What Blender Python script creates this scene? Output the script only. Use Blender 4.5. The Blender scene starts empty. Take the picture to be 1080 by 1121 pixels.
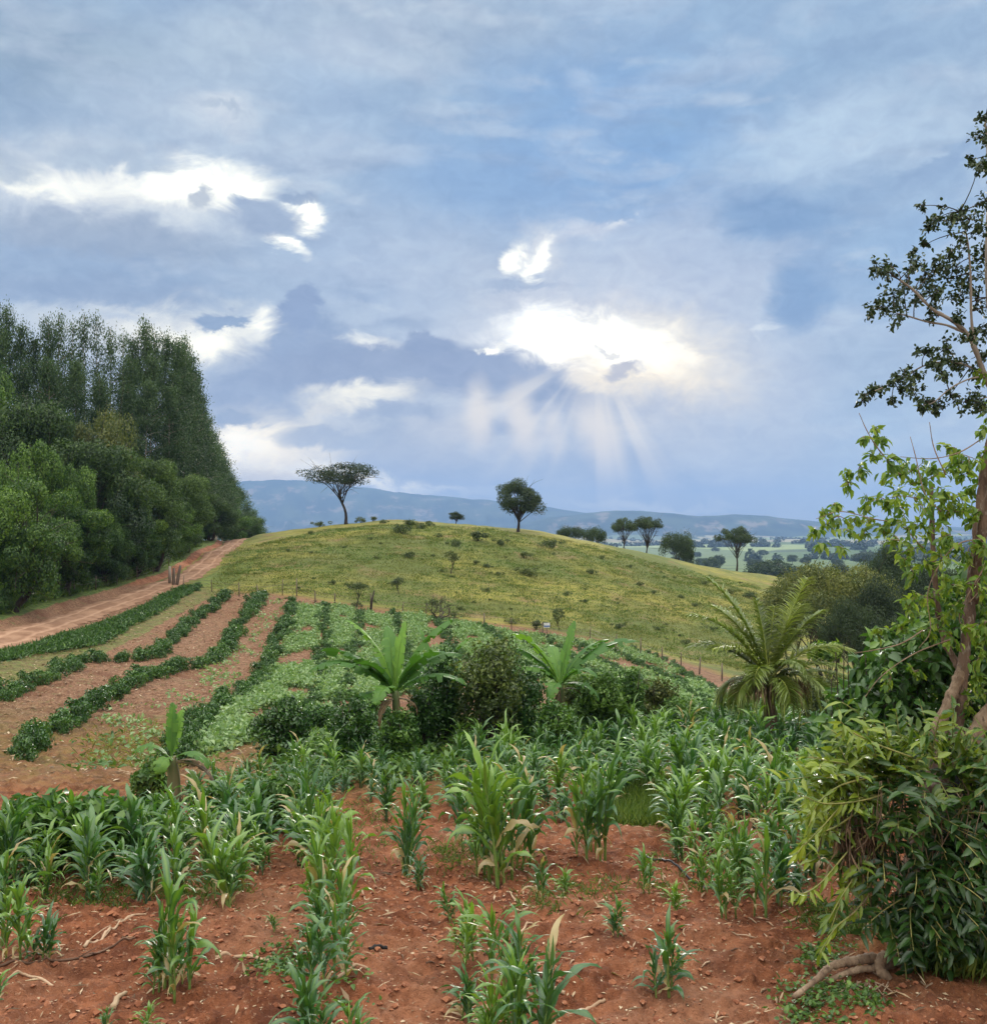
import bpy, math, random
import numpy as np
from mathutils import Vector

# ------------------------------------------------------------------ camera
F = 1107.0                      # focal length in photograph pixels (1080 x 1121)
PITCH = math.atan(19.5 / F)
SC = bpy.context.scene
COL = SC.collection
cam_d = bpy.data.cameras.new('camera')
cam = bpy.data.objects.new('camera', cam_d)
COL.objects.link(cam)
cam.location = (0, 0, 0)
cam.rotation_euler = (math.pi / 2 + PITCH, 0, 0)
cam_d.sensor_width = 36
cam_d.sensor_fit = 'HORIZONTAL'
cam_d.lens = 36 * F / 1080
cam_d.clip_start = 0.1
cam_d.clip_end = 60000
SC.camera = cam
SC.view_settings.view_transform = 'Standard'
SC.view_settings.look = 'None'
SC.view_settings.exposure = 0.0
SC.view_settings.gamma = 1.0
SC.cycles.volume_bounces = 0
SC.cycles.max_bounces = 5
SC.cycles.diffuse_bounces = 2
SC.cycles.glossy_bounces = 2
SC.cycles.transmission_bounces = 3
SC.cycles.use_denoising = True
SC.cycles.sample_clamp_indirect = 4


def ray(px, py):
    x = (px - 540) / F
    up = (560.5 - py) / F
    y = math.cos(PITCH) - up * math.sin(PITCH)
    z = math.sin(PITCH) + up * math.cos(PITCH)
    return x / y, z / y


def lin(r, g, b):
    f = lambda c: (c / 12.92 if c <= 0.04045 else ((c + 0.055) / 1.055) ** 2.4)
    return (f(r / 255), f(g / 255), f(b / 255), 1.0)


# ------------------------------------------------------------------ node helper
class NT:
    def __init__(s, tree):
        s.t = tree
        tree.nodes.clear()

    def n(s, kind, **kw):
        nd = s.t.nodes.new(kind)
        ins = kw.pop('ins', {})
        for k, v in kw.items():
            setattr(nd, k, v)
        for k, v in ins.items():
            s.put(nd.inputs[k], v)
        return nd

    def put(s, sock, v):
        if isinstance(v, bpy.types.NodeSocket):
            s.t.links.new(v, sock)
        else:
            sock.default_value = v

    def m(s, op, a, b=0.0, c=0.0, clamp=False):
        nd = s.n('ShaderNodeMath', operation=op, use_clamp=clamp)
        s.put(nd.inputs[0], a)
        s.put(nd.inputs[1], b)
        s.put(nd.inputs[2], c)
        return nd.outputs[0]

    def v(s, op, a, b=(0, 0, 0), scale=None):
        nd = s.n('ShaderNodeVectorMath', operation=op)
        s.put(nd.inputs[0], a)
        if op != 'LENGTH' and op != 'SCALE':
            s.put(nd.inputs[1], b)
        if scale is not None:
            s.put(nd.inputs[3], scale)
        return nd.outputs['Value'] if op in ('LENGTH', 'DOT_PRODUCT') else nd.outputs[0]

    def ramp(s, x, a, b, lo=0.0, hi=1.0, smooth=True):
        nd = s.n('ShaderNodeMapRange', interpolation_type='SMOOTHSTEP' if smooth else 'LINEAR')
        s.put(nd.inputs['Value'], x)
        for k, q in (('From Min', a), ('From Max', b), ('To Min', lo), ('To Max', hi)):
            s.put(nd.inputs[k], q)
        return nd.outputs[0]

    def mix(s, f, a, b, mode='MIX'):
        nd = s.n('ShaderNodeMix', data_type='RGBA', blend_type=mode)
        s.put(nd.inputs[0], f)
        s.put(nd.inputs[6], a)
        s.put(nd.inputs[7], b)
        return nd.outputs[2]

    def noise(s, vec, scale, detail=4, rough=0.55, dist=0.0, out='Fac', lac=2.0):
        nd = s.n('ShaderNodeTexNoise')
        if vec is not None:
            s.put(nd.inputs['Vector'], vec)
        nd.inputs['Scale'].default_value = scale
        nd.inputs['Detail'].default_value = detail
        nd.inputs['Roughness'].default_value = rough
        nd.inputs['Lacunarity'].default_value = lac
        nd.inputs['Distortion'].default_value = dist
        return nd.outputs[out]


# ------------------------------------------------------------------ sky
SUN_PX = (648, 372)
_x, _z = ray(*SUN_PX)
SUN_AZ = math.atan2(_x, 1)
SUN_EL = math.atan2(_z, math.hypot(_x, 1))
world = bpy.data.worlds.new('World')
SC.world = world
world.use_nodes = True
W = NT(world.node_tree)
K = F / 100.0
d = W.n('ShaderNodeTexCoord').outputs['Generated']
sep = W.n('ShaderNodeSeparateXYZ', ins={0: d})
az = W.m('ARCTAN2', sep.outputs[0], sep.outputs[1])
el = W.m('ARCSINE', sep.outputs[2])
P = W.n('ShaderNodeCombineXYZ', ins={0: W.m('MULTIPLY', az, K), 1: W.m('MULTIPLY', el, K)}).outputs[0]
dn = W.v('MULTIPLY', d, (K, K, K * 1.7))
n1 = W.noise(dn, 0.55, 4, 0.55, 0.3, 'Color')
n2 = W.noise(dn, 2.0, 5, 0.6, 0.5, 'Color')
o1 = W.v('SUBTRACT', n1, (.5, .5, .5))
o2 = W.v('SUBTRACT', n2, (.5, .5, .5))
PW = W.v('ADD', P, W.v('MULTIPLY', o1, (1.5, 0.9, 0)))          # large lazy warp
PW = W.v('ADD', PW, W.v('MULTIPLY', o2, (0.45, 0.34, 0)))
PS = W.v('ADD', P, W.v('MULTIPLY', o1, (0.55, 0.36, 0)))         # tighter billows for defined clouds
PS = W.v('ADD', PS, W.v('MULTIPLY', o2, (0.62, 0.50, 0)))


def sky_pos(px, py):
    x, z = ray(px, py)
    return math.atan2(x, 1) * K, math.atan2(z, math.hypot(x, 1)) * K


def blob(c, px, py, rx, ry, col, st=1.0, soft=0.9, rot=0.0, sharp=False, gain=1.0):
    ax, ey = sky_pos(px, py)
    mp = W.n('ShaderNodeMapping', vector_type='TEXTURE')
    # adding a vanishing trace of the colour so far makes the shader compiler work blob by blob
    nd = W.n('ShaderNodeVectorMath', operation='MULTIPLY_ADD', ins={0: c, 1: (1e-7, 1e-7, 1e-7), 2: PS if sharp else PW})
    W.put(mp.inputs[0], nd.outputs[0])
    mp.inputs['Location'].default_value = (ax, ey, 0)
    mp.inputs['Rotation'].default_value = (0, 0, math.radians(rot))
    mp.inputs['Scale'].default_value = (rx / 100, ry / 100, 1)
    dist = W.v('LENGTH', mp.outputs[0])
    f = W.ramp(dist, 1.0, 1.0 - soft, 0.0, st)
    L = lin(*col)
    return W.mix(f, c, (L[0] * gain, L[1] * gain, L[2] * gain, 1))


# base: blue grey overhead, paler toward the horizon
base = W.mix(W.ramp(el, 0.02, 0.5), lin(188, 197, 215), lin(160, 182, 212))
c = base
for b in [
    # px, py, rx, ry, colour, strength, softness, rot
    (700, 130, 260, 170, (134, 168, 213), .95, .8),
    (560, 190, 230, 110, (142, 172, 214), .8, .8),
    (880, 20, 300, 90, (156, 180, 212), .8, .8),
    (450, 25, 330, 70, (172, 186, 209), .8, .9),
    (60, 60, 170, 90, (146, 165, 190), .85, .9),
    (240, 60, 170, 70, (186, 199, 218), .7, .9),
    (210, 140, 190, 70, (182, 196, 218), .9, .9),
    (350, 110, 90, 70, (176, 194, 221), .7, .9),
    (380, 60, 70, 45, (190, 202, 222), .6, .9),
    (900, 160, 190, 70, (187, 205, 229), .9, .9),
    (860, 100, 260, 34, (148, 174, 208), .7, .9, 4),
    (1000, 290, 220, 120, (150, 179, 216), .8, .9),
    (850, 245, 110, 40, (137, 165, 204), .9, .9, -8),
    (900, 215, 190, 26, (146, 172, 208), .7, .9, 5),
    (880, 320, 55, 60, (136, 165, 205), .9, .9),
    (930, 470, 260, 110, (166, 190, 222), .8, .9),
    (720, 300, 210, 120, (176, 190, 219), .9, .9),
    (430, 290, 220, 90, (174, 189, 216), .9, .9),
    (130, 290, 260, 70, (160, 177, 205), .95, .8),
    (70, 245, 190, 22, (168, 180, 203), .8, .9, -3),
    (60, 315, 170, 32, (150, 170, 201), .8, .9),
    (600, 500, 330, 90, (180, 187, 207), .9, .8),
    (420, 490, 190, 80, (178, 186, 205), .9, .8),
    (820, 430, 160, 110, (178, 191, 218), .8, .9),
    (640, 400, 330, 200, (208, 211, 225), .92, .95),
]:
    c = blob(c, *b[:7], rot=b[7] if len(b) > 7 else 0)
# wisps over the soft base
wn = W.noise(W.v('MULTIPLY', dn, (.8, .8, 1.3)), 0.9, 6, 0.5, 0.5)
c = W.mix(W.ramp(wn, 0.48, 0.72, 0, 0.42), c, lin(205, 213, 230))
c = W.mix(W.ramp(wn, 0.48, 0.3, 0, 0.3), c, lin(138, 160, 196))
# cloud relief: soft pale upper rims, blue-grey undersides
rl = W.noise(W.v('MULTIPLY', dn, (.7, .7, 1.1)), 1.0, 5, .5)
rl2 = W.noise(W.v('ADD', W.v('MULTIPLY', dn, (.7, .7, 1.1)), (0, 0, .22)), 1.0, 5, .5)
edge = W.m('SUBTRACT', rl, rl2)
patch = W.ramp(W.noise(dn, .5, 2, .5), .42, .62)
c = W.mix(W.m('MULTIPLY', W.ramp(edge, 0.02, 0.16, 0, .34), patch), c, lin(220, 225, 236))
c = W.mix(W.m('MULTIPLY', W.ramp(edge, -0.02, -0.16, 0, .42), patch), c, lin(140, 158, 192))
CR = (255, 250, 240)
for b in [
    # bright band upper left
    (120, 206, 270, 62, (230, 231, 236), .95, .95, -2, 1.0),
    (30, 200, 70, 16, CR, .9, .98, -4, 1.15),
    (205, 200, 92, 32, CR, 1, .92, 6, 1.35),
    (70, 202, 95, 20, (250, 248, 244), .9, .9, 0, 1.1),
    (272, 208, 54, 22, CR, 1, .98, 12, 1.3),
    (341, 234, 32, 26, CR, 1, .85, 0, 1.35),
    (314, 266, 40, 14, CR, 1, .92, -22, 1.35),
    (292, 238, 52, 27, (160, 174, 202), .9, .6, 0, 1),
    (335, 212, 40, 9, (150, 166, 196), .8, .7, -8, 1),
    (240, 124, 56, 24, (212, 217, 230), .8, .95, 0, 1),
    (240, 122, 40, 5, (172, 186, 208), .6, .8, -6, 1),
    (628, 92, 34, 24, (182, 199, 226), .7, .9, 0, 1),
    # second bright band
    (180, 366, 210, 46, (234, 232, 231), .95, .9, 0, 1),
    (80, 345, 110, 18, (206, 212, 224), .6, .9, 0, 1),
    (210, 372, 80, 26, CR, 1, .92, 0, 1.2),
    (292, 356, 42, 24, CR, 1, .92, 0, 1.2),
    (242, 351, 40, 10, (146, 164, 196), .95, .5, 4, 1),
    (130, 350, 40, 8, (196, 204, 220), .7, .8, 0, 1),
    (330, 476, 110, 40, (214, 216, 224), .8, .9, 8, 1),
    (380, 373, 90, 12, CR, .9, .92, 0, 1.2),
    (395, 375, 26, 8, CR, 1, .85, 0, 1.3),
    # bright bits above the sun
    (585, 275, 40, 42, (226, 226, 234), .85, .9, 0, 1),
    (560, 284, 17, 24, CR, 1, .85, 15, 1.3),
    (586, 288, 17, 38, CR, 1, .85, -12, 1.4),
    (640, 250, 66, 17, (206, 211, 228), .85, .8, 8, 1),
    (676, 240, 20, 9, (226, 228, 238), .7, .8, 0, 1),
    (835, 361, 24, 10, (224, 228, 238), .9, .7, 5, 1),
    # main glow
    (640, 385, 190, 92, (226, 224, 232), .95, .95, -4, 1.05),
    (700, 404, 160, 84, (252, 238, 216), .95, .95, -6, 1.1),
    (605, 368, 98, 38, CR, 1, .92, 0, 1.7),
    (680, 380, 95, 38, CR, 1, .98, -10, 1.6),
    (740, 386, 36, 15, (255, 246, 232), .9, .8, -8, 1.25),
    # grey cloud bank in front
    (336, 385, 56, 62, (148, 163, 195), .95, .4, 0, 1),
    (334, 342, 28, 34, (146, 161, 195), .95, .35, 0, 1),
    (285, 430, 85, 58, (152, 165, 196), .92, .6, 0, 1),
    (430, 404, 165, 42, (150, 161, 191), .92, .45, 2, 1),
    (530, 412, 105, 32, (150, 161, 192), .92, .45, -6, 1),
    (400, 325, 36, 9, (162, 178, 208), .7, .8, 0, 1),
    (572, 316, 56, 10, (158, 173, 203), .7, .8, 0, 1),
    (470, 374, 40, 20, (146, 158, 190), .9, .4, 0, 1),
    (505, 470, 120, 16, (150, 162, 193), .7, .7, 3, 1),
    (600, 432, 90, 20, (146, 158, 190), .8, .6, -4, 1),
    (689, 405, 26, 15, (196, 192, 202), .9, .6, 12, 1),
    (665, 387, 20, 7, (226, 222, 224), .8, .7, -10, 1),
    (730, 450, 110, 40, (182, 190, 214), .6, .9, -10, 1),
    (535, 383, 20, 8, CR, 1, .85, 0, 1.25),
    (640, 445, 120, 22, (176, 184, 208), .7, .8, -3, 1),
    # low clouds
    (450, 500, 110, 34, (178, 184, 204), .8, .8, 0, 1),
    (650, 510, 130, 30, (160, 172, 202), .7, .8, 0, 1),
    (720, 535, 120, 22, (158, 172, 204), .7, .8, 0, 1),
    (480, 470, 70, 22, (200, 203, 216), .7, .8, 4, 1),
    (1022, 180, 50, 12, (150, 172, 206), .85, .7, 14, 1),
    (930, 190, 60, 13, (164, 184, 214), .6, .8, 5, 1),
    (285, 498, 115, 66, (250, 240, 222), 1, .85, 0, 1.25),
    (270, 490, 50, 32, CR, 1, .98, 0, 1.35),
    (300, 528, 60, 16, (240, 226, 205), .9, .8, 0, 1.1),
    (392, 430, 84, 24, (242, 238, 230), 1, .8, 5, 1.12),
    (352, 452, 46, 14, (226, 224, 224), .9, .8, 10, 1),
    (262, 455, 40, 14, (150, 163, 192), .9, .6, 0, 1),
    (410, 526, 170, 14, (252, 246, 232), 1, .9, -4, 1.35),
    (365, 480, 70, 18, (166, 176, 200), .8, .6, 4, 1),
    (440, 452, 60, 16, (158, 169, 197), .8, .6, 0, 1),
    (490, 520, 90, 18, (164, 174, 200), .8, .7, -3, 1),
    (120, 262, 190, 30, (160, 172, 196), .8, .7, -2, 1),
    (90, 318, 170, 22, (150, 166, 196), .8, .7, 0, 1),
    (0, 180, 60, 24, (176, 188, 208), .8, .7, 0, 1),
    (120, 172, 90, 14, (176, 190, 212), .8, .7, 4, 1),
    (230, 215, 18, 14, (190, 196, 210), .9, .7, 40, 1),
    (870, 330, 46, 56, (128, 158, 200), .8, .7, 0, 1),
    (850, 238, 96, 30, (130, 159, 200), .8, .7, -8, 1),
    (700, 557, 130, 10, (230, 232, 238), .8, .9, -3, 1.0),
]:
    c = blob(c, *b[:7], rot=b[7], sharp=True, gain=b[8])
# fine billow shading
bn = W.noise(dn, 3.6, 6, 0.6, 0.6)
c = W.mix(1.0, c, W.n('ShaderNodeCombineColor', ins={
    0: W.ramp(bn, .25, .75, .95, 1.13), 1: W.ramp(bn, .25, .75, .95, 1.11), 2: W.ramp(bn, .25, .75, .96, 1.06)}).outputs[0], 'MULTIPLY')
# crepuscular rays fanning down from the bright gap
ax, ey = sky_pos(650, 380)
rel = W.v('SUBTRACT', P, (ax, ey, 0))
rs = W.n('ShaderNodeSeparateXYZ', ins={0: rel})
ang = W.m('ARCTAN2', rs.outputs[0], W.m('MULTIPLY', rs.outputs[1], -1.0))
rn = W.n('ShaderNodeTexNoise', noise_dimensions='1D')
W.put(rn.inputs['W'], ang)
rn.inputs['Scale'].default_value = 3.4
rn.inputs['Detail'].default_value = 1.5
rf = W.ramp(rn.outputs['Fac'], .46, .66)
rad = W.v('LENGTH', rel)
rm = W.m('MULTIPLY', W.ramp(rad, 0.35, 0.8), W.ramp(rad, 2.4, 0.9))
am = W.ramp(W.m('ABSOLUTE', W.m('ADD', ang, 0.05)), 1.35, 0.9)
c = W.mix(W.m('MULTIPLY', W.m('MULTIPLY', rf, rm), W.m('MULTIPLY', am, .55)), c, (1.0, .92, .84, 1))
for (qx, qy, rx, ry, rt, st) in ((524, 455, 12, 46, 2, .85), (572, 460, 13, 46, 8, .85), (655, 472, 18, 54, 24, .85), (606, 470, 9, 40, 10, .5)):
    ax2, ey2 = sky_pos(qx, qy)
    mp = W.n('ShaderNodeMapping', vector_type='TEXTURE')
    W.put(mp.inputs[0], W.v('ADD', P, W.v('MULTIPLY', o2, (0.12, 0.3, 0))))
    mp.inputs['Location'].default_value = (ax2, ey2, 0)
    mp.inputs['Rotation'].default_value = (0, 0, math.radians(rt))
    mp.inputs['Scale'].default_value = (rx / 50, ry / 80, 1)
    c = W.mix(W.ramp(W.v('LENGTH', mp.outputs[0]), 1.0, 0.1, 0, st), c, (.92, .84, .78, 1))
gm = W.n('ShaderNodeGamma', ins={0: c, 1: 1.13})
c = W.mix(1.0, gm.outputs[0], (1.10, 1.115, 1.045, 1), 'MULTIPLY')
# low sky: cream light leaking under the cloud base, seen through the haze
c = W.mix(W.ramp(el, .22, .0), c, W.mix(1.0, c, (1.34, 1.20, 1.0, 1), 'MULTIPLY'))
# the rest of the sky, outside this scene of cloud: unseen, brightened most toward the zenith to light the land
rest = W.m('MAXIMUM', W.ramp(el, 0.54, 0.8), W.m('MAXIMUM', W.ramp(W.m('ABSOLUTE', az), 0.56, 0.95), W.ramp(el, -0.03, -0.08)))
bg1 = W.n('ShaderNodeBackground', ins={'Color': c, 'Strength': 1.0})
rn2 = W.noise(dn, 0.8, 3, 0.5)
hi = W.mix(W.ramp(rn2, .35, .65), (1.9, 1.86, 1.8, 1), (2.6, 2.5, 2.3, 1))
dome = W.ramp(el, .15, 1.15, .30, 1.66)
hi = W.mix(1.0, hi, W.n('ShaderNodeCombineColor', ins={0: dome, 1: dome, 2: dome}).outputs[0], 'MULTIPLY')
sky = W.n('ShaderNodeTexSky', sky_type='NISHITA')
sky.sun_disc = False
sky.sun_elevation = SUN_EL
sky.sun_rotation = SUN_AZ
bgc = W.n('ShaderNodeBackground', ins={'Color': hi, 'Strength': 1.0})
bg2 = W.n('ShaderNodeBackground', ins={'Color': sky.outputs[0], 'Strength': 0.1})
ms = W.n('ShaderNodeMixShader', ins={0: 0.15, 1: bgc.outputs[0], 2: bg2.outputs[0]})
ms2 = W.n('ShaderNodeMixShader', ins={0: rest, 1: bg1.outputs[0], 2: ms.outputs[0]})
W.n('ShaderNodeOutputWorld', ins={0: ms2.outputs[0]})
world.cycles.sampling_method = 'MANUAL'
world.cycles.sample_map_resolution = 512

sun_d = bpy.data.lights.new('sun', 'SUN')
sun_d.energy = 2.1
sun_d.angle = math.radians(11)
sun_d.color = (1.0, .93, .82)
sun = bpy.data.objects.new('sun', sun_d)
COL.objects.link(sun)
sun.rotation_euler = Vector((math.sin(SUN_AZ) * math.cos(SUN_EL), math.cos(SUN_AZ) * math.cos(SUN_EL), math.sin(SUN_EL))).to_track_quat('Z', 'Y').to_euler()


# ------------------------------------------------------------------ numpy noise
def _hash(ix, iy, seed):
    h = (ix.astype(np.int64) * 374761393 + iy.astype(np.int64) * 668265263 + seed * 1442695041) & 0xffffffff
    h = ((h ^ (h >> 13)) * 1274126177) & 0xffffffff
    h = (h ^ (h >> 16)) & 0xffff
    return h / 65535.0


def vnoise(x, y, seed=0):
    x = np.asarray(x, float)
    y = np.asarray(y, float)
    ix = np.floor(x)
    iy = np.floor(y)
    fx = x - ix
    fy = y - iy
    fx = fx * fx * (3 - 2 * fx)
    fy = fy * fy * (3 - 2 * fy)
    a = _hash(ix, iy, seed)
    b = _hash(ix + 1, iy, seed)
    cc = _hash(ix, iy + 1, seed)
    dd = _hash(ix + 1, iy + 1, seed)
    return (a * (1 - fx) + b * fx) * (1 - fy) + (cc * (1 - fx) + dd * fx) * fy


def fbm(x, y, seed=0, oct=4, rough=.5):
    s = 0
    amp = 1
    t = 0
    for i in range(oct):
        s = s + amp * vnoise(x * 2 ** i + 17.3 * i, y * 2 ** i - 9.1 * i, seed + i)
        t += amp
        amp *= rough
    return s / t


def sstep(x, a, b):
    t = np.clip((x - a) / (b - a), 0, 1)
    return t * t * (3 - 2 * t)


# ------------------------------------------------------------------ terrain height
_near = [(1.0, -2.3), (3, -3.1), (6, -3.6), (8, -3.85), (10, -4.05), (12, -4.3), (16, -4.75), (20, -5.15)]
_far = [(420, -24), (800, -33), (1500, -42), (3000, -50), (6000, -52), (16000, -52)]
PROF = {
    -500: [(27, -5.6), (36, -5.2), (50, -4.3), (80, -2.8), (110, -1.5), (140, -1.5), (180, -3), (250, -7)],
    0: [(27, -6.0), (36, -6.15), (50, -5.35), (60, -4.8), (80, -3.7), (100, -2.9), (125, -2.3), (170, -3), (250, -7)],
    100: [(27, -6.1), (36, -6.4), (50, -5.95), (60, -5.4), (80, -4.1), (100, -3.0), (125, -2.3), (170, -4), (250, -9)],
    200: [(27, -6.1), (36, -6.6), (50, -6.5), (60, -6.0), (80, -4.3), (100, -2.9), (115, -1.95), (130, -1.8), (150, -2.6), (180, -5), (250, -11)],
    250: [(27, -6.0), (36, -6.7), (50, -6.7), (65, -6.0), (80, -4.6), (100, -2.9), (115, -1.6), (128, -1.45), (150, -2.8), (180, -6), (250, -13)],
    300: [(27, -5.9), (36, -6.6), (50, -6.8), (62, -6.4), (75, -4.9), (100, -2.1), (115, -.75), (126, -.35), (135, -.5), (160, -3), (250, -14)],
    350: [(27, -5.9), (36, -6.6), (50, -6.9), (60, -6.6), (75, -5.2), (100, -1.9), (115, -.3), (125, .5), (135, .6), (150, -.6), (180, -4), (250, -14)],
    430: [(27, -5.9), (36, -6.6), (50, -7.0), (60, -7.0), (75, -6.0), (90, -3.6), (100, -1.9), (115, .4), (125, 1.3), (135, 1.4), (150, .2), (180, -4), (250, -14)],
    500: [(27, -5.9), (36, -6.6), (50, -7.1), (60, -7.3), (75, -6.6), (90, -4.3), (100, -2.7), (115, -.3), (125, .9), (135, 1.1), (150, .2), (180, -4), (250, -14)],
    560: [(27, -5.9), (36, -6.65), (50, -7.2), (60, -7.55), (75, -7.0), (90, -4.9), (100, -3.4), (115, -1.1), (125, .1), (135, .35), (150, -.4), (180, -4), (250, -15)],
    650: [(27, -5.9), (36, -6.7), (50, -7.5), (60, -8.0), (75, -7.9), (90, -6.0), (100, -4.8), (115, -3.0), (130, -1.75), (140, -1.6), (155, -2.2), (190, -6), (250, -16)],
    760: [(27, -5.9), (36, -6.7), (50, -7.9), (60, -8.7), (75, -9.3), (90, -8.3), (100, -7.5), (115, -6.4), (130, -5.4), (145, -5.0), (160, -5.6), (200, -10), (260, -18)],
    850: [(27, -5.9), (36, -6.7), (50, -8.1), (60, -9.1), (75, -10.3), (90, -10.2), (115, -9.0), (130, -8.2), (150, -7.5), (170, -7.6), (220, -13), (280, -19)],
    950: [(27, -5.9), (36, -6.8), (50, -8.3), (60, -9.5), (75, -11), (100, -11), (150, -10.3), (200, -11), (280, -19)],
    1080: [(27, -5.9), (36, -6.8), (50, -8.3), (60, -9.5), (75, -11), (100, -11.5), (150, -11.5), (200, -13), (280, -20)],
    1700: [(27, -5.9), (36, -6.8), (50, -8), (60, -9), (75, -10), (100, -11), (150, -12), (200, -14), (280, -20)],
}
_pxs = sorted(PROF)
GU = np.linspace(-1.0, 1.1, 211)
GY = np.linspace(math.log(1.0), math.log(16000.0), 420)


def _smooth(a, n, axis):
    k = np.hanning(n + 2)[1:-1]
    k /= k.sum()
    pad = [(0, 0), (0, 0)]
    pad[axis] = (n // 2, n // 2)
    ap = np.pad(a, pad, mode='edge')
    return np.apply_along_axis(lambda v: np.convolve(v, k, 'valid'), axis, ap)


def _build_table():
    rows = []
    for p in _pxs:
        pts = _near + PROF[p] + _far
        ly = np.log([q[0] for q in pts])
        rows.append(np.interp(GY, ly, [q[1] for q in pts]))
    rows = np.array(rows)
    us = np.array([(p - 540) / F for p in _pxs])
    T = np.array([np.interp(GU, us, rows[:, j]) for j in range(len(GY))]).T
    T = _smooth(T, 9, 0)
    T = _smooth(T, 7, 1)
    return T


TAB = _build_table()


def H0(X, Y):
    X = np.asarray(X, float)
    Y = np.maximum(np.asarray(Y, float), 1.0)
    u = np.clip(X / Y, GU[0], GU[-1])
    fu = (u - GU[0]) / (GU[1] - GU[0])
    fy = (np.log(Y) - GY[0]) / (GY[1] - GY[0])
    i = np.clip(fu.astype(int), 0, len(GU) - 2)
    j = np.clip(fy.astype(int), 0, len(GY) - 2)
    a = fu - i
    b = np.clip(fy - j, 0, 1)
    z = (TAB[i, j] * (1 - a) + TAB[i + 1, j] * a) * (1 - b) + (TAB[i, j + 1] * (1 - a) + TAB[i + 1, j + 1] * a) * b
    return z


def _ray_ground(px, py, hf):
    u, t = ray(px, py)
    ys = np.exp(np.linspace(math.log(3.0), math.log(260.0), 900))
    g = hf(u * ys, ys)
    dd = t * ys - g
    k = np.where(dd < 0)[0]
    if len(k) == 0:                       # above the brow of the hill: stand it on the brow
        k = int(np.argmin(dd / ys))
        Y = ys[k]
    else:
        k = int(k[0])
        if k == 0:
            Y = ys[0]
        else:
            w = dd[k - 1] / (dd[k - 1] - dd[k])
            Y = ys[k - 1] + (ys[k] - ys[k - 1]) * w
    return float(u * Y), float(Y)


# road centre line, as map points
ROAD_PX = [(-150, 742), (-60, 722), (0, 700), (50, 684), (100, 667), (150, 650), (190, 634), (222, 616), (240, 604), (249, 597)]
ROAD = [_ray_ground(a, b, H0) for a, b in ROAD_PX]
ROAD += [(-32.5, 128), (-36, 142), (-41, 160)]
_rd = np.array(ROAD)


def _catmull(P, n=12):
    P = np.asarray(P, float)
    Q = np.vstack([2 * P[0] - P[1], P, 2 * P[-1] - P[-2]])
    out = []
    for i in range(1, len(Q) - 2):
        for t in np.linspace(0, 1, n, endpoint=False):
            out.append(.5 * ((2 * Q[i]) + (-Q[i - 1] + Q[i + 1]) * t + (2 * Q[i - 1] - 5 * Q[i] + 4 * Q[i + 1] - Q[i + 2]) * t * t + (-Q[i - 1] + 3 * Q[i] - 3 * Q[i + 1] + Q[i + 2]) * t ** 3))
    out.append(Q[-2])
    return np.array(out)


_rc = _catmull(_rd, 10)


def road_dist(X, Y):
    """signed distance to the road's centre line (negative on its left, uphill side)"""
    X = np.asarray(X, float)
    Y = np.asarray(Y, float)
    best = np.full(X.shape, 1e9)
    sign = np.ones(X.shape)
    for k in range(len(_rc) - 1):
        a = _rc[k]
        b = _rc[k + 1]
        dx, dy = b - a
        L = dx * dx + dy * dy
        t = np.clip(((X - a[0]) * dx + (Y - a[1]) * dy) / L, 0, 1)
        qx = X - (a[0] + t * dx)
        qy = Y - (a[1] + t * dy)
        dd = np.hypot(qx, qy)
        m = dd < best
        best = np.where(m, dd, best)
        sign = np.where(m, np.sign(dx * qy - dy * qx), sign)
    return -best * sign


_tx, _ty = _ray_ground(985, 1072, H0)     # foot of the big tree on the right
TREE_FOOT = (_tx, _ty)


def H(X, Y):
    X = np.asarray(X, float)
    Y = np.asarray(Y, float)
    z = H0(X, Y)
    # gentle swell and hummocks
    near = 1 - sstep(Y, 30, 60)
    z = z + (fbm(X / 2.2, Y / 2.2, 3, 3) - .5) * .30 * (1 - sstep(Y, 24, 40)) * sstep(Y, 5, 9)
    z = z + (fbm(X / .55, Y / .55, 11, 3) - .5) * .17 * near
    z = z + (fbm(X / 1.1 + 3, Y / .8, 61, 2) - .5) * .16 * (1 - sstep(Y, 18, 26)) * sstep(Y, 5, 7)
    clod = fbm(X / .16, Y / .16, 23, 3, .6)
    z = z + (np.maximum(clod - .47, 0)) * .26 * near
    z = z + (fbm(X / 7, Y / 7, 31, 4) - .5) * .9 * sstep(Y, 72, 95) * (1 - sstep(Y, 250, 400))
    z = z + (fbm(X / 3, Y / 3, 5, 3) - .5) * .25 * sstep(Y, 30, 50) * (1 - sstep(Y, 200, 300))
    far = sstep(Y, 420, 1200)
    z = z + (fbm(X / 420, Y / 700, 41, 4) - .5) * (26 * far + 6 * sstep(Y, 230, 420)) * (1 + sstep(Y, 2500, 6000))
    # the road sits in a shallow cut
    m = (Y > 30) & (Y < 175) & (X < -5)
    if np.any(m):
        rd = np.full(X.shape, 99.0)
        rd[m] = road_dist(X[m], Y[m])
        ar = np.abs(rd)
        z = z - .2 * (1 - sstep(ar, 1.4, 2.4))
        z = z + .16 * sstep(-rd, 1.6, 2.6) * (1 - sstep(-rd, 4, 12))
    # red mound round the tree roots
    z = z + .22 * np.exp(-(((X - _tx - .35) / .9) ** 2 + ((Y - _ty) / .8) ** 2))
    return z


def HS(X, Y):
    return float(H(np.array([X]), np.array([Y]))[0])


def gp(px, py):
    """ground point seen at a photograph pixel"""
    X, Y = _ray_ground(px, py, lambda a, b: H(a, b) if np.ndim(a) else H0(a, b))
    return X, Y, HS(X, Y)


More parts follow.
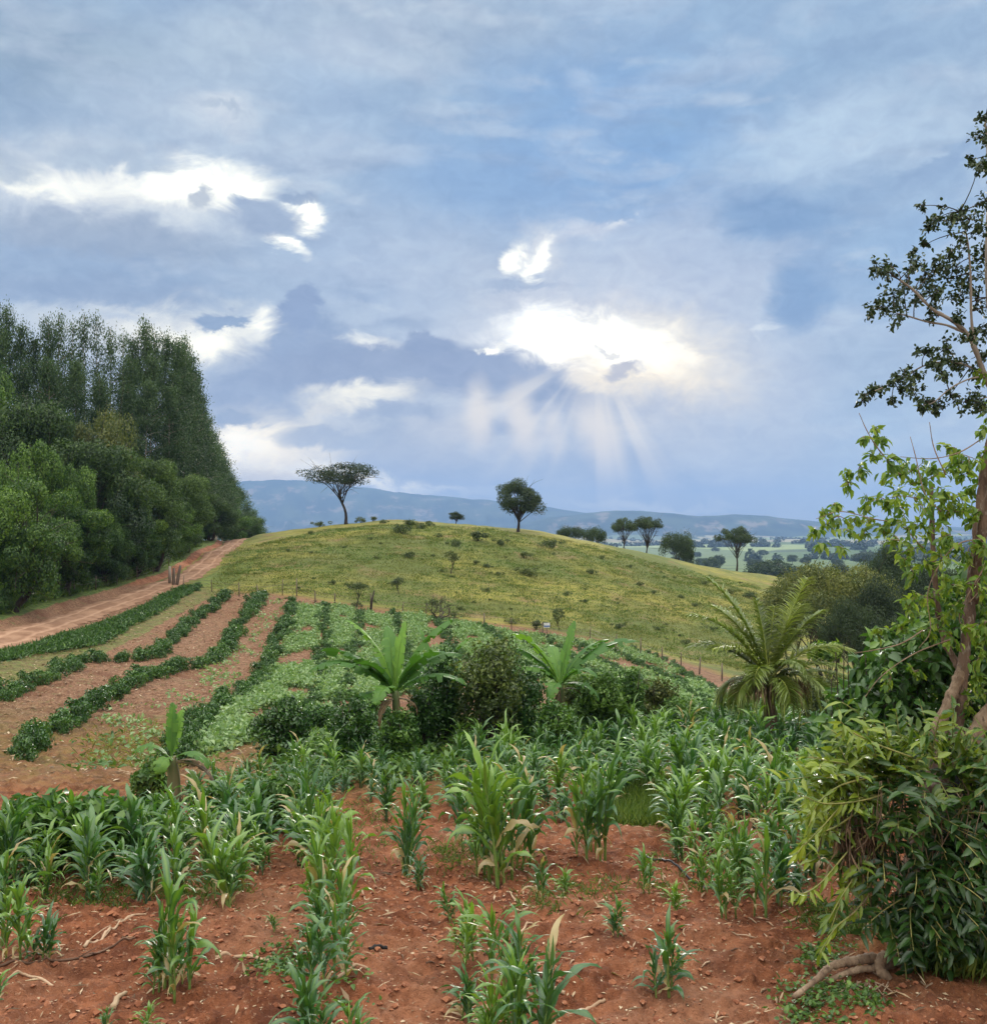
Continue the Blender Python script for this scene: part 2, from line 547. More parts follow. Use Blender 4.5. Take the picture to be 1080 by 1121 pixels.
def at(px, py, Y):
    u, t = ray(px, py)
    return np.array([u * Y, Y, t * Y])


def ppm(Y):
    return F / Y


# ------------------------------------------------------------------ mesh builder
class MB:
    def __init__(s):
        s.V, s.Q, s.T, s.A, s.n = [], [], [], [], 0

    def add(s, V, Q=None, T=None, a=.5):
        V = np.asarray(V, np.float32).reshape(-1, 3)
        s.V.append(V)
        aa = np.empty(len(V), np.float32)
        aa[:] = a
        s.A.append(aa)
        if Q is not None and len(Q):
            s.Q.append(np.asarray(Q, np.int64) + s.n)
        if T is not None and len(T):
            s.T.append(np.asarray(T, np.int64) + s.n)
        s.n += len(V)

    def tube(s, P, R, sides=6, a=.5, cap=True, rough=0.0, seed=0):
        P = np.asarray(P, float)
        n = len(P)
        R = np.broadcast_to(np.asarray(R, float), (n,)).copy()
        Tn = np.gradient(P, axis=0)
        Tn /= np.linalg.norm(Tn, axis=1)[:, None] + 1e-9
        ref = np.array([0, 0, 1.0]) if abs(Tn[0][2]) < .8 else np.array([1.0, 0, 0])
        th = np.linspace(0, 2 * math.pi, sides, endpoint=False)
        rg = np.random.RandomState(seed + 7)
        rings = []
        A = np.cross(Tn[0], ref)
        A /= np.linalg.norm(A)
        for i in range(n):
            A = A - Tn[i] * np.dot(A, Tn[i])
            A /= np.linalg.norm(A) + 1e-9
            B = np.cross(Tn[i], A)
            r = R[i] * (1 + rough * (rg.rand(sides) - .5))
            rings.append(P[i] + (np.cos(th) * r)[:, None] * A + (np.sin(th) * r)[:, None] * B)
        V = np.concatenate(rings)
        i = np.arange(n - 1)[:, None] * sides
        j = np.arange(sides)[None, :]
        j2 = (j + 1) % sides
        Q = np.stack([i + j, i + j2, i + sides + j2, i + sides + j], -1).reshape(-1, 4)
        T = None
        if cap:
            V = np.vstack([V, P[0], P[-1]])
            c0, c1 = n * sides, n * sides + 1
            T = [(c0, (k + 1) % sides, k) for k in range(sides)] + [(c1, (n - 1) * sides + k, (n - 1) * sides + (k + 1) % sides) for k in range(sides)]
        s.add(V, Q, T, a)

    def leaves(s, C, D, N, L, Wd, a, kind='d', fold=.25, droop=.15):
        """C base points, D unit directions, N rough normals, lengths, widths; one small folded blade each"""
        C = np.asarray(C, float)
        n = len(C)
        if n == 0:
            return
        D = D / (np.linalg.norm(D, axis=1)[:, None] + 1e-9)
        S = np.cross(D, N)
        S /= np.linalg.norm(S, axis=1)[:, None] + 1e-9
        Nn = np.cross(S, D)
        L = np.broadcast_to(L, (n,))[:, None]
        Wd = np.broadcast_to(Wd, (n,))[:, None]
        a = np.broadcast_to(a, (n,))
        if kind == 'd':
            V = np.stack([C, C + D * L * .45 + S * Wd * .5 + Nn * Wd * fold, C + D * L - Nn * L * droop,
                          C + D * L * .45 - S * Wd * .5 + Nn * Wd * fold], 1)
            i = np.arange(n)[:, None] * 4
            T = np.concatenate([i + [0, 1, 2], i + [0, 2, 3]])
            s.add(V.reshape(-1, 3), None, T, np.repeat(a, 4))
        else:                                  # pointed oval: 8 points, folded on its midrib
            m1 = C + D * L * .3 - Nn * L * droop * .08
            m2 = C + D * L * .68 - Nn * L * droop * .4
            tip = C + D * L - Nn * L * droop
            up = Nn * Wd * fold
            V = np.stack([C, m1 + S * Wd * .46 + up, m1, m1 - S * Wd * .46 + up, m2 + S * Wd * .36 + up, m2, m2 - S * Wd * .36 + up, tip], 1)
            i = np.arange(n)[:, None] * 8
            T = np.concatenate([i + [0, 1, 2], i + [0, 2, 3], i + [4, 7, 5], i + [5, 7, 6]])
            Q = np.concatenate([i + [1, 4, 5, 2], i + [2, 5, 6, 3]])
            s.add(V.reshape(-1, 3), Q, T, np.repeat(a, 8))

    def blade(s, P, S, Wd, fold=.2, a=.5, wave=0.0, ph=0.0, a2=None):
        """leaf blade along P with unit side vectors S, half widths Wd; three points across"""
        P = np.asarray(P, float)
        n = len(P)
        Tn = np.gradient(P, axis=0)
        Tn /= np.linalg.norm(Tn, axis=1)[:, None] + 1e-9
        N = np.cross(S, Tn)
        Wd = np.asarray(Wd)[:, None]
        k = np.arange(n)[:, None]
        wv = wave * np.sin(k * 1.7 + ph)
        wv2 = wave * np.sin(k * 1.9 + ph + 2)
        V = np.concatenate([P + S * Wd + N * (Wd * fold + wv * Wd), P, P - S * Wd + N * (Wd * fold + wv2 * Wd)])
        i = np.arange(n - 1)[:, None]
        Q = np.concatenate([i + [0, 1, n + 1, n], i + [n, n + 1, 2 * n + 1, 2 * n]])
        if a2 is not None:
            a = np.concatenate([np.full(n, a), np.full(n, a2), np.full(n, a)])
        s.add(V, Q, None, a)

    def mesh(s, name, mat, smooth=True):
        me = bpy.data.meshes.new(name)
        V = np.concatenate(s.V) if s.V else np.zeros((0, 3), np.float32)
        Q = np.concatenate(s.Q) if s.Q else np.zeros((0, 4), np.int64)
        T = np.concatenate(s.T) if s.T else np.zeros((0, 3), np.int64)
        nl = Q.size + T.size
        nf = len(Q) + len(T)
        me.vertices.add(len(V))
        me.vertices.foreach_set('co', V.astype(np.float32).ravel())
        me.loops.add(nl)
        me.loops.foreach_set('vertex_index', np.concatenate([Q.ravel(), T.ravel()]).astype(np.int32))
        me.polygons.add(nf)
        st = np.concatenate([np.arange(len(Q)) * 4, Q.size + np.arange(len(T)) * 3]).astype(np.int32)
        me.polygons.foreach_set('loop_start', st)
        me.polygons.foreach_set('loop_total', np.concatenate([np.full(len(Q), 4), np.full(len(T), 3)]).astype(np.int32))
        me.polygons.foreach_set('use_smooth', np.full(nf, smooth))
        at_ = me.attributes.new('v', 'FLOAT', 'POINT')
        at_.data.foreach_set('value', np.concatenate(s.A).astype(np.float32) if s.A else [])
        me.update(calc_edges=True)
        me.materials.append(mat)
        return me


def link(name, me, parent=None):
    o = bpy.data.objects.new(name, me)
    COL.objects.link(o)
    if parent is not None:
        o.parent = parent
    return o


def tag(o, label=None, cat=None, group=None, kind=None):
    if label:
        o['label'] = label
    if cat:
        o['category'] = cat
    if group:
        o['group'] = group
    if kind:
        o['kind'] = kind
    return o


def place(o, loc, rz=0.0, sc=1.0, tilt=(0, 0)):
    o.location = tuple(float(q) for q in loc)
    o.rotation_euler = (tilt[0], tilt[1], rz)
    o.scale = (sc, sc, sc) if np.isscalar(sc) else sc
    return o


def thing(name, parts, loc, rz=0.0, sc=1.0, label=None, cat=None, group=None, tilt=(0, 0)):
    """an Empty at the base with one child per (name, mesh)"""
    r = bpy.data.objects.new(name, None)
    r.empty_display_size = .2
    COL.objects.link(r)
    place(r, loc, rz, sc, tilt)
    tag(r, label, cat, group)
    for nm, me in parts:
        link(nm, me, r)
    return r


_ON = ['first', 'second', 'third', 'fourth', 'fifth', 'sixth', 'seventh', 'eighth', 'ninth', 'tenth', 'eleventh', 'twelfth', 'thirteenth', 'fourteenth',
       'fifteenth', 'sixteenth', 'seventeenth', 'eighteenth', 'nineteenth']
_TN = ['', '', 'twent', 'thirt', 'fort', 'fift', 'sixt', 'sevent']


def nth(k):
    if k <= 19:
        return _ON[k - 1]
    a, b = divmod(k, 10)
    return _TN[a] + ('ieth' if b == 0 else 'y-' + _ON[b - 1])


def rank_labels(objs, fmt, depth_bands=1, bands=('',)):
    """own label for each of many look-alikes: its rank from the front and its place from the left"""
    objs = sorted(objs, key=lambda o: o.location[1])
    m = max(1, math.ceil(len(objs) / depth_bands))
    for b in range(depth_bands):
        part = sorted(objs[b * m:(b + 1) * m], key=lambda o: o.location[0] / o.location[1])
        for k, o in enumerate(part):
            o['label'] = fmt.format(n=nth(k + 1), band=bands[b])


def copy_tree(o, parent=None):
    cpy = o.copy()
    COL.objects.link(cpy)
    if parent is not None:
        cpy.parent = parent
    for ch in o.children:
        copy_tree(ch, cpy)
    return cpy


# ------------------------------------------------------------------ materials
def new_mat(name):
    m = bpy.data.materials.new(name)
    m.use_nodes = True
    return m, NT(m.node_tree)


def leaf_mat(name, dark, mid, light, rough=.45, transl=.3, spec=.5, tint=(1.25, 1.3, .6), rnd=.35, dry=None):
    m, T = new_mat(name)
    at_ = T.n('ShaderNodeAttribute', attribute_name='v').outputs['Fac']
    oi = T.n('ShaderNodeObjectInfo').outputs['Random']
    v = T.m('ADD', at_, T.m('MULTIPLY', T.m('SUBTRACT', oi, .5), rnd), clamp=True)
    c1 = T.mix(T.ramp(v, 0, .5, smooth=False), (*dark, 1), (*mid, 1))
    c1 = T.mix(T.ramp(v, .5, 1.0, smooth=False), c1, (*light, 1))
    if dry:
        c1 = T.mix(T.ramp(at_, -.2, -.4), c1, (*dry, 1))
    p = T.n('ShaderNodeBsdfPrincipled', ins={'Base Color': c1, 'Roughness': rough, 'Specular IOR Level': spec})
    tr = T.n('ShaderNodeBsdfTranslucent', ins={'Color': T.mix(1.0, c1, (*tint, 1), 'MULTIPLY')})
    mx = T.n('ShaderNodeMixShader', ins={0: transl, 1: p.outputs[0], 2: tr.outputs[0]})
    T.n('ShaderNodeOutputMaterial', ins={0: mx.outputs[0]})
    return m


def plain_mat(name, c1, c2, scale=6, rough=.85, bump=.3, bscale=40, stretch=(1, 1, 1), spec=.3, c3=None):
    m, T = new_mat(name)
    co = T.v('MULTIPLY', T.n('ShaderNodeTexCoord').outputs['Object'], stretch)
    n = T.noise(co, scale, 5, .6)
    cc = T.mix(T.ramp(n, .35, .65), (*c1, 1), (*c2, 1))
    if c3:
        cc = T.mix(T.ramp(T.noise(co, scale * 3.1, 4, .6), .55, .7), cc, (*c3, 1))
    b = T.n('ShaderNodeBump', ins={'Strength': bump, 'Distance': .02, 'Height': T.noise(co, bscale, 4, .6)})
    p = T.n('ShaderNodeBsdfPrincipled', ins={'Base Color': cc, 'Roughness': rough, 'Specular IOR Level': spec, 'Normal': b.outputs[0]})
    T.n('ShaderNodeOutputMaterial', ins={0: p.outputs[0]})
    return m


M = {}
M['maize'] = leaf_mat('maize leaf', (.06, .135, .075), (.045, .14, .032), (.19, .34, .04), .4, .3, .9, rnd=.5, dry=(.42, .33, .15))
M['maize_stalk'] = leaf_mat('maize stalk', (.10, .20, .05), (.17, .27, .06), (.30, .33, .12), .5, .05)
M['bark_dark'] = plain_mat('dark bark', (.035, .027, .022), (.075, .06, .05), 4, .9, .6, 30, (1, 1, .25))
M['bark_grey'] = plain_mat('grey bark', (.13, .105, .085), (.22, .18, .14), 3, .9, .5, 30, (1, 1, .3))
M['bark_tan'] = plain_mat('tan bark', (.20, .135, .09), (.34, .245, .165), 8, .85, 1.0, 45, (1, 1, .35), c3=(.11, .07, .05))
M['bark_red'] = plain_mat('red brown bark', (.085, .052, .038), (.21, .14, .10), 9, .85, 1.0, 45, (1, 1, .3), c3=(.31, .26, .21))
M['bark_pale'] = plain_mat('pale smooth bark', (.34, .29, .24), (.22, .18, .14), 2, .8, .3, 20, (1, 1, .2))
M['savanna_dark'] = leaf_mat('savanna leaf dark', (.014, .028, .014), (.032, .058, .024), (.07, .11, .035), .6, .2)
M['savanna'] = leaf_mat('savanna leaf', (.022, .042, .02), (.05, .085, .032), (.11, .16, .05), .6, .25)
M['euc'] = leaf_mat('eucalyptus leaf', (.014, .034, .014), (.034, .078, .022), (.09, .155, .04), .55, .2)
M['wood_green'] = leaf_mat('broadleaf', (.014, .042, .01), (.048, .115, .02), (.18, .30, .045), .5, .28)
M['wood_bright'] = leaf_mat('bright broadleaf', (.016, .048, .009), (.05, .12, .016), (.26, .38, .045), .5, .35)
M['wood_olive'] = leaf_mat('olive broadleaf', (.03, .055, .016), (.095, .125, .032), (.24, .25, .07), .6, .25)
M['coffee'] = leaf_mat('coffee leaf', (.018, .055, .013), (.045, .125, .022), (.16, .30, .045), .3, .2, .7, rnd=.3)
M['shrub'] = leaf_mat('pasture shrub', (.04, .065, .022), (.085, .12, .035), (.15, .18, .05), .6, .25, rnd=.6)
M['bean'] = leaf_mat('bean leaf', (.09, .17, .06), (.17, .29, .11), (.34, .46, .23), .5, .3)
M['grass'] = leaf_mat('grass', (.05, .10, .02), (.12, .20, .035), (.26, .32, .07), .6, .35)
M['dry'] = leaf_mat('dry grass', (.14, .13, .04), (.26, .24, .07), (.42, .36, .13), .7, .3)
M['weed'] = leaf_mat('weed', (.025, .07, .018), (.07, .155, .033), (.19, .32, .06), .45, .28)
M['banana'] = leaf_mat('banana leaf', (.03, .085, .022), (.07, .18, .03), (.18, .34, .05), .52, .36, .4)
M['banana_stem'] = plain_mat('banana stem', (.10, .14, .05), (.20, .15, .08), 4, .7, .4, 20, (1, 1, .2), c3=(.12, .07, .04))
M['dead'] = leaf_mat('dead leaf', (.08, .05, .03), (.19, .125, .07), (.45, .33, .2), .8, .15)
M['palm'] = leaf_mat('palm frond', (.06, .10, .022), (.17, .235, .04), (.38, .42, .075), .38, .28, .6)
M['orchid'] = leaf_mat('epiphyte leaf', (.014, .048, .012), (.052, .125, .022), (.27, .35, .035), .33, .3, .6)
M['vine'] = leaf_mat('vine leaf', (.022, .065, .018), (.06, .15, .03), (.18, .32, .055), .36, .28, .6)
M['tree_dark'] = leaf_mat('dark round leaf', (.012, .028, .011), (.032, .062, .018), (.15, .19, .05), .45, .22)
M['tree_light'] = leaf_mat('light pointed leaf', (.03, .08, .014), (.10, .20, .028), (.30, .40, .05), .4, .42)
M['cane'] = plain_mat('green cane', (.17, .20, .06), (.36, .33, .11), 6, .6, .2, 30)
M['post'] = plain_mat('weathered post', (.10, .075, .055), (.19, .15, .12), 5, .9, .5, 30, (1, 1, .2))
M['meadow'] = leaf_mat('meadow grass', (.075, .105, .028), (.165, .18, .045), (.29, .27, .075), .7, .3)
M['citrus'] = leaf_mat('citrus leaf', (.022, .045, .012), (.07, .11, .025), (.25, .31, .08), .45, .3)
M['wood_deep'] = leaf_mat('deep green broadleaf', (.014, .034, .012), (.042, .088, .022), (.13, .21, .045), .55, .25)
M['wire'] = plain_mat('rusty wire', (.12, .09, .07), (.2, .16, .13), 5, .6, .1, 30)
M['stick'] = plain_mat('bleached stick', (.36, .24, .15), (.50, .36, .24), 5, .8, .4, 30)
M['darkstick'] = plain_mat('dark stick', (.10, .055, .035), (.20, .12, .08), 5, .85, .4, 30)
M['straw'] = leaf_mat('maize straw', (.22, .14, .08), (.42, .30, .18), (.62, .50, .34), .75, .1, rnd=.1)
M['hose'] = plain_mat('black hose', (.018, .018, .02), (.035, .035, .038), 5, .45, .05, 30, spec=.5)
M['white'] = plain_mat('white sack', (.75, .75, .74), (.6, .6, .6), 5, .7, .3, 20)
M['blue'] = plain_mat('blue paint', (.05, .12, .35), (.07, .15, .4), 5, .5, .05, 30)
M['blackish'] = plain_mat('dark sooty stone', (.012, .012, .013), (.03, .028, .028), 5, .8, .5, 12)

# ------------------------------------------------------------------ ground
def pix_of(X, Y, Z):
    """photograph pixel of a point (used only to lay out which crop grows where on the map)"""
    cp, sp = math.cos(PITCH), math.sin(PITCH)
    f = Y * cp + Z * sp
    up = -Y * sp + Z * cp
    return 540 + F * X / f, 560.5 - F * up / f


FIELD_EDGE = ([-200, 0, 200, 240, 290, 330, 440, 600, 720, 800, 900, 1100], [640, 640, 640, 648, 650, 655, 671, 690, 716, 742, 772, 800])
CORN_EDGE = ([-200, 0, 60, 150, 260, 340, 420, 520, 640, 720, 800, 900, 1100], [885, 872, 868, 866, 862, 850, 842, 835, 815, 800, 800, 790, 790])


def grid_mesh(us, ys, hf):
    U, YY = np.meshgrid(us, ys, indexing='ij')
    X = U * YY
    Z = hf(X.ravel(), YY.ravel()).reshape(X.shape)
    V = np.stack([X, YY, Z], -1).reshape(-1, 3)
    nu, ny = U.shape
    i = np.arange(nu - 1)[:, None] * ny
    j = np.arange(ny - 1)[None, :]
    a = i + j
    Q = np.stack([a, a + ny, a + ny + 1, a + 1], -1).reshape(-1, 4)
    return V, Q


us = np.concatenate([np.linspace(-3.5, -.75, 40)[:-1], np.linspace(-.75, -.52, 50)[:-1], np.linspace(-.52, .52, 560), np.linspace(.52, .75, 50)[1:], np.linspace(.75, 3.5, 40)[1:]])
ys = np.concatenate([np.exp(np.linspace(math.log(1.2), math.log(6), 30))[:-1], np.exp(np.linspace(math.log(6), math.log(22), 420))[:-1],
                     np.exp(np.linspace(math.log(22), math.log(180), 380))[:-1], np.exp(np.linspace(math.log(180), math.log(15500), 190))])
V, Q = grid_mesh(us, ys, H)
mb = MB()
mb.add(V, Q)


def ground_mat():
    m, T = new_mat('ground')
    za = T.n('ShaderNodeAttribute', attribute_name='zone')
    zs = T.n('ShaderNodeSeparateColor', ins={0: za.outputs['Color']})
    zr, zg, zb = zs.outputs[0], zs.outputs[1], zs.outputs[2]
    zf = za.outputs['Alpha']
    co = T.n('ShaderNodeNewGeometry').outputs['Position']
    nb = T.noise(co, .55, 5, .6)
    nm = T.noise(co, 3.2, 6, .65)
    nf = T.noise(co, 22, 5, .7)
    # red soil
    soil = T.mix(T.ramp(nm, .32, .68), (.14, .048, .024, 1), (.35, .132, .062, 1))
    soil = T.mix(T.ramp(nb, .45, .65, 0, .55), soil, (.40, .20, .115, 1))
    soil = T.mix(T.ramp(T.noise(co, .9, 6, .7), .54, .66, 0, .7), soil, (.115, .042, .024, 1))
    soil = T.mix(T.ramp(nf, .57, .70, 0, .7), soil, (.50, .30, .19, 1))
    soil = T.mix(T.ramp(nf, .42, .30, 0, .8), soil, (.09, .032, .018, 1))
    # drier field soil strewn with litter
    nl = T.noise(T.v('MULTIPLY', co, (1, 1, 1)), 5.5, 6, .75)
    fld = T.mix(T.ramp(nl, .38, .62), (.13, .058, .032, 1), (.29, .16, .092, 1))
    fld = T.mix(T.ramp(nf, .52, .68, 0, .6), fld, (.46, .36, .23, 1))
    fld = T.mix(T.ramp(nb, .50, .66, 0, .65), fld, (.145, .06, .032, 1))
    fld = T.mix(T.ramp(T.noise(co, 1.6, 5, .7), .56, .70, 0, .6), fld, (.12, .17, .05, 1))
    # pasture
    cs = T.v('MULTIPLY', co, (.6, 1, 1.3))
    p1 = T.noise(cs, .11, 5, .6)
    p2 = T.noise(cs, 1.1, 6, .7)
    p3 = T.noise(co, 4.5, 5, .75)
    pas = T.mix(T.ramp(p1, .38, .60), (.12, .15, .04, 1), (.26, .24, .055, 1))
    pas = T.mix(T.ramp(p2, .40, .66, 0, .75), pas, (.115, .125, .04, 1))
    pas = T.mix(T.ramp(p2, .30, .22, 0, .7), pas, (.36, .33, .08, 1))
    pas = T.mix(T.ramp(p3, .58, .72, 0, .6), pas, (.05, .07, .025, 1))
    pas = T.mix(T.ramp(T.noise(co, .24, 6, .65), .54, .68, 0, .7), pas, (.24, .16, .085, 1))
    grn = T.mix(T.ramp(nm, .35, .65), (.045, .10, .025, 1), (.15, .22, .05, 1))
    # distant fields
    vo = T.n('ShaderNodeTexVoronoi', ins={'Vector': T.v('MULTIPLY', co, (.0016, .0011, 0)), 'Scale': 1.0})
    vs = T.n('ShaderNodeSeparateColor', ins={0: vo.outputs['Color']})
    far = T.mix(T.ramp(vs.outputs[0], .2, .8), (.06, .11, .04, 1), (.19, .25, .10, 1))
    far = T.mix(T.ramp(vs.outputs[1], .7, .75, 0, .7), far, (.30, .24, .14, 1))
    far = T.mix(T.ramp(T.noise(T.v('MULTIPLY', co, (1, .6, 1)), 0.006, 5, .6), .54, .62, 0, .8), far, (.03, .055, .025, 1))
    c = T.mix(zg, soil, fld)
    c = T.mix(zr, c, pas)
    jb = T.m('ADD', zb, T.m('MULTIPLY', T.m('SUBTRACT', T.noise(co, 1.4, 5, .7), .5), T.m('MULTIPLY', T.m('MULTIPLY', zb, T.m('SUBTRACT', 1.0, zb)), 6.0)), clamp=True)
    c = T.mix(jb, c, grn)
    c = T.mix(zf, c, far)
    hgt = T.m('ADD', T.m('MULTIPLY', nf, .5), nl)
    b = T.n('ShaderNodeBump', ins={'Strength': 1.0, 'Distance': .07, 'Height': hgt})
    p = T.n('ShaderNodeBsdfPrincipled', ins={'Base Color': c, 'Roughness': .92, 'Specular IOR Level': .15, 'Normal': b.outputs[0]})
    T.n('ShaderNodeOutputMaterial', ins={0: p.outputs[0]})
    return m


me = mb.mesh('ground', ground_mat())
X, Y, Z = V[:, 0], V[:, 1], V[:, 2]
px, py = pix_of(X, Y, Z)
wob = (fbm(X / 3, Y / 3, 77, 3) - .5) * 10
fe = np.interp(px, *FIELD_EDGE)
ce = np.interp(px, *CORN_EDGE)
hillside = (Y > 40)
zr = np.where(Y > 95, 1.0, np.where(hillside, sstep(fe + wob * .4 - py, -3, 4), 0))
zg = np.where(Y < 17, 0, sstep(ce + wob * 1.5 - py, -10, 22)) * (1 - zr)
zg = zg * (1 - .65 * sstep(py, 775, 815) * (1 - sstep(px, 300, 420)))
rdist = np.full(X.shape, 99.0)
mm = (Y > 30) & (Y < 180) & (X < -5)
rdist[mm] = road_dist(X[mm], Y[mm])
green = np.where((rdist < -2.3), .9, 0)
green = np.maximum(green, np.where((rdist > 2.0) & (rdist < 5.2) & (Y < 95), .55, 0))
zr = np.where(rdist < -1.5, 0, zr)
green = np.maximum(green, sstep(Y, 16, 26) * (1 - sstep(Y, 30, 38)) * (.25 + .35 * sstep(px, 230, 380)))
green = np.maximum(green, np.where(Y > 30, .5 * sstep(px, 560, 720) * sstep(py, fe + 10, fe + 50), 0))
# the verge grass on the far right under the big tree, and green floor of the hollow
green = np.maximum(green, .8 * np.exp(-(((X - 5.0) / 1.3) ** 2 + ((Y - 9.3) / .7) ** 2)))
zf = sstep(Y, 230, 420)
zcol = np.stack([zr, zg, green, zf], -1).astype(np.float32)
ca = me.attributes.new('zone', 'FLOAT_COLOR', 'POINT')
ca.data.foreach_set('color', zcol.ravel())
tag(link('ground', me), kind='structure')

# the dirt road
rc = _catmull(_rd, 26)
tg = np.gradient(rc, axis=0)
tg /= np.linalg.norm(tg, axis=1)[:, None]
nrm = np.stack([tg[:, 1], -tg[:, 0]], -1)
cols = np.linspace(-1, 1, 15)
RV = []
for k, (p, n) in enumerate(zip(rc, nrm)):
    hw = 1.25 + .12 * math.sin(k * .35) + .12 * math.sin(k * 1.3)
    for cx in cols:
        q = p + n * cx * hw
        RV.append((q[0], q[1], 0))
RV = np.array(RV)
# flat across, following the terrain along; two wheel ruts
hz = H(RV[:, 0], RV[:, 1]).reshape(len(rc), len(cols))
mid = _smooth(hz, 5, 0)
mid = _smooth(mid, 5, 1)
lift = .10 - .10 * np.abs(cols) ** 4 - .05 * (np.exp(-((np.abs(cols) - .45) / .14) ** 2))
RV[:, 2] = (np.maximum(mid + .02, hz) + lift[None, :]).ravel()
nc = len(cols)
i = np.arange(len(rc) - 1)[:, None] * nc
j = np.arange(nc - 1)[None, :]
RQ = np.stack([i + j, i + j + 1, i + j + 1 + nc, i + j + nc], -1).reshape(-1, 4)
mb = MB()
mb.add(RV, RQ, a=np.tile(np.abs(cols), len(rc)))
m, T = new_mat('dirt road')
co = T.n('ShaderNodeNewGeometry').outputs['Position']
va = T.n('ShaderNodeAttribute', attribute_name='v').outputs['Fac']
rcx = T.mix(T.ramp(T.noise(co, .9, 6, .65), .35, .65), (.19, .10, .058, 1), (.31, .185, .115, 1))
rcx = T.mix(T.m('MULTIPLY', T.ramp(T.m('ABSOLUTE', T.m('SUBTRACT', va, .45)), .16, .0), .5), rcx, (.46, .29, .19, 1))
rcx = T.mix(T.ramp(T.noise(co, 6, 5, .7), .6, .75, 0, .5), rcx, (.2, .09, .05, 1))
b = T.n('ShaderNodeBump', ins={'Strength': .5, 'Distance': .05, 'Height': T.noise(co, 8, 5, .7)})
p = T.n('ShaderNodeBsdfPrincipled', ins={'Base Color': rcx, 'Roughness': .92, 'Specular IOR Level': .15, 'Normal': b.outputs[0]})
T.n('ShaderNodeOutputMaterial', ins={0: p.outputs[0]})
tag(link('dirt_road', mb.mesh('dirt_road', m)), kind='structure')

# ------------------------------------------------------------------ distant mountains
SKYL = [(-600, 540), (0, 532), (200, 527), (270, 523), (300, 522), (330, 522), (360, 526), (400, 531), (450, 537), (520, 545), (570, 551), (620, 556),
        (650, 561), (690, 564), (1700, 600)]
SKYR = [(-400, 600), (500, 590), (560, 578), (600, 566), (640, 561), (675, 558), (700, 557), (740, 561), (765, 564), (800, 562), (830, 564), (860, 567),
        (890, 570), (920, 572), (960, 574), (1000, 577), (1060, 579), (1300, 576), (1700, 570)]


def range_mesh(name, skyl, Y0, Yr, Y1, seed, ncol=700):
    us = np.linspace(-1.0, 1.05, ncol)
    ts = np.concatenate([np.linspace(0, 1, 60), np.linspace(1, 1.4, 12)[1:]])
    px = 540 + F * us
    sy = np.interp(px, [q[0] for q in skyl], [q[1] for q in skyl])
    sy = sy + (fbm(us * 26, us * 0, seed, 4) - .5) * 3.2
    hr = (580 - sy) / F * Yr
    U, TT = np.meshgrid(us, ts, indexing='ij')
    YY = Y0 + (Yr - Y0) * TT
    X = U * YY
    base = -58.0
    gully = fbm(U * 34 + TT * 1.2, TT * 2.0, seed + 3, 5)
    g = 1 - np.abs(gully * 2 - 1)
    prof = sstep(TT, 0, 1.02) * .62 + .38 * sstep(TT, .62, .93)
    prof = np.where(TT > 1, 1 - (TT - 1) * 1.6, prof)
    env = np.clip(TT * (1.04 - TT) * 4, 0, 1)
    Z = base + (hr[:, None] - base) * prof
    Z = Z - env * g * (hr[:, None] - base) * .34
    spur = fbm(U * 9, TT * .6, seed + 9, 3)
    Z = Z - env * (spur - .5) * (hr[:, None] - base) * .5
    V = np.stack([X, YY, Z], -1).reshape(-1, 3)
    nu, ny = U.shape
    i = np.arange(nu - 1)[:, None] * ny
    j = np.arange(ny - 1)[None, :]
    a = i + j
    mb = MB()
    mb.add(V, np.stack([a, a + ny, a + ny + 1, a + 1], -1).reshape(-1, 4), a=(TT).ravel())
    m, T = new_mat(name)
    co = T.n('ShaderNodeNewGeometry')
    va = T.n('ShaderNodeAttribute', attribute_name='v').outputs['Fac']
    n = T.noise(co.outputs['Position'], .0035, 6, .6)
    c = T.mix(T.ramp(n, .38, .62), (.02, .04, .03, 1), (.06, .085, .05, 1))
    rk = T.m('MULTIPLY', T.ramp(T.noise(T.v('MULTIPLY', co.outputs['Position'], (1, .4, 2.2)), .0042, 5, .7), .53, .62),
             T.m('MULTIPLY', T.ramp(va, .55, .72), T.ramp(va, .97, .9)))
    c = T.mix(T.m('MULTIPLY', rk, .38), c, (.46, .34, .27, 1))
    c = T.mix(T.m('MULTIPLY', T.ramp(T.noise(T.v('MULTIPLY', co.outputs['Position'], (1, .5, 1)), .0022, 4, .6), .56, .62), T.ramp(va, .5, .25)), c, (.24, .26, .11, 1))
    p = T.n('ShaderNodeBsdfPrincipled', ins={'Base Color': c, 'Roughness': 1, 'Specular IOR Level': 0})
    T.n('ShaderNodeOutputMaterial', ins={0: p.outputs[0]})
    tag(link(name, mb.mesh(name, m)), kind='structure')


range_mesh('mountain_range', SKYL, 6500, 9600, 12000, 5)
range_mesh('far_hills', SKYR, 5600, 7900, 10000, 21)

# ------------------------------------------------------------------ haze
HAZE_DENSITY = 0.00012
bm_v = np.array([(x, y, z) for x in (-18000, 18000) for y in (-60, 16500) for z in (-220, 640)], float)
hz = MB()
hz.add(bm_v, [(0, 1, 3, 2), (4, 6, 7, 5), (0, 4, 5, 1), (2, 3, 7, 6), (0, 2, 6, 4), (1, 5, 7, 3)])
m, T = new_mat('haze')
pv = T.n('ShaderNodeVolumePrincipled', ins={'Color': (.36, .58, 1.0, 1), 'Density': HAZE_DENSITY, 'Anisotropy': 0.0})
T.n('ShaderNodeOutputMaterial', ins={1: pv.outputs[0]})
tag(link('haze', hz.mesh('haze', m, False)), kind='stuff')

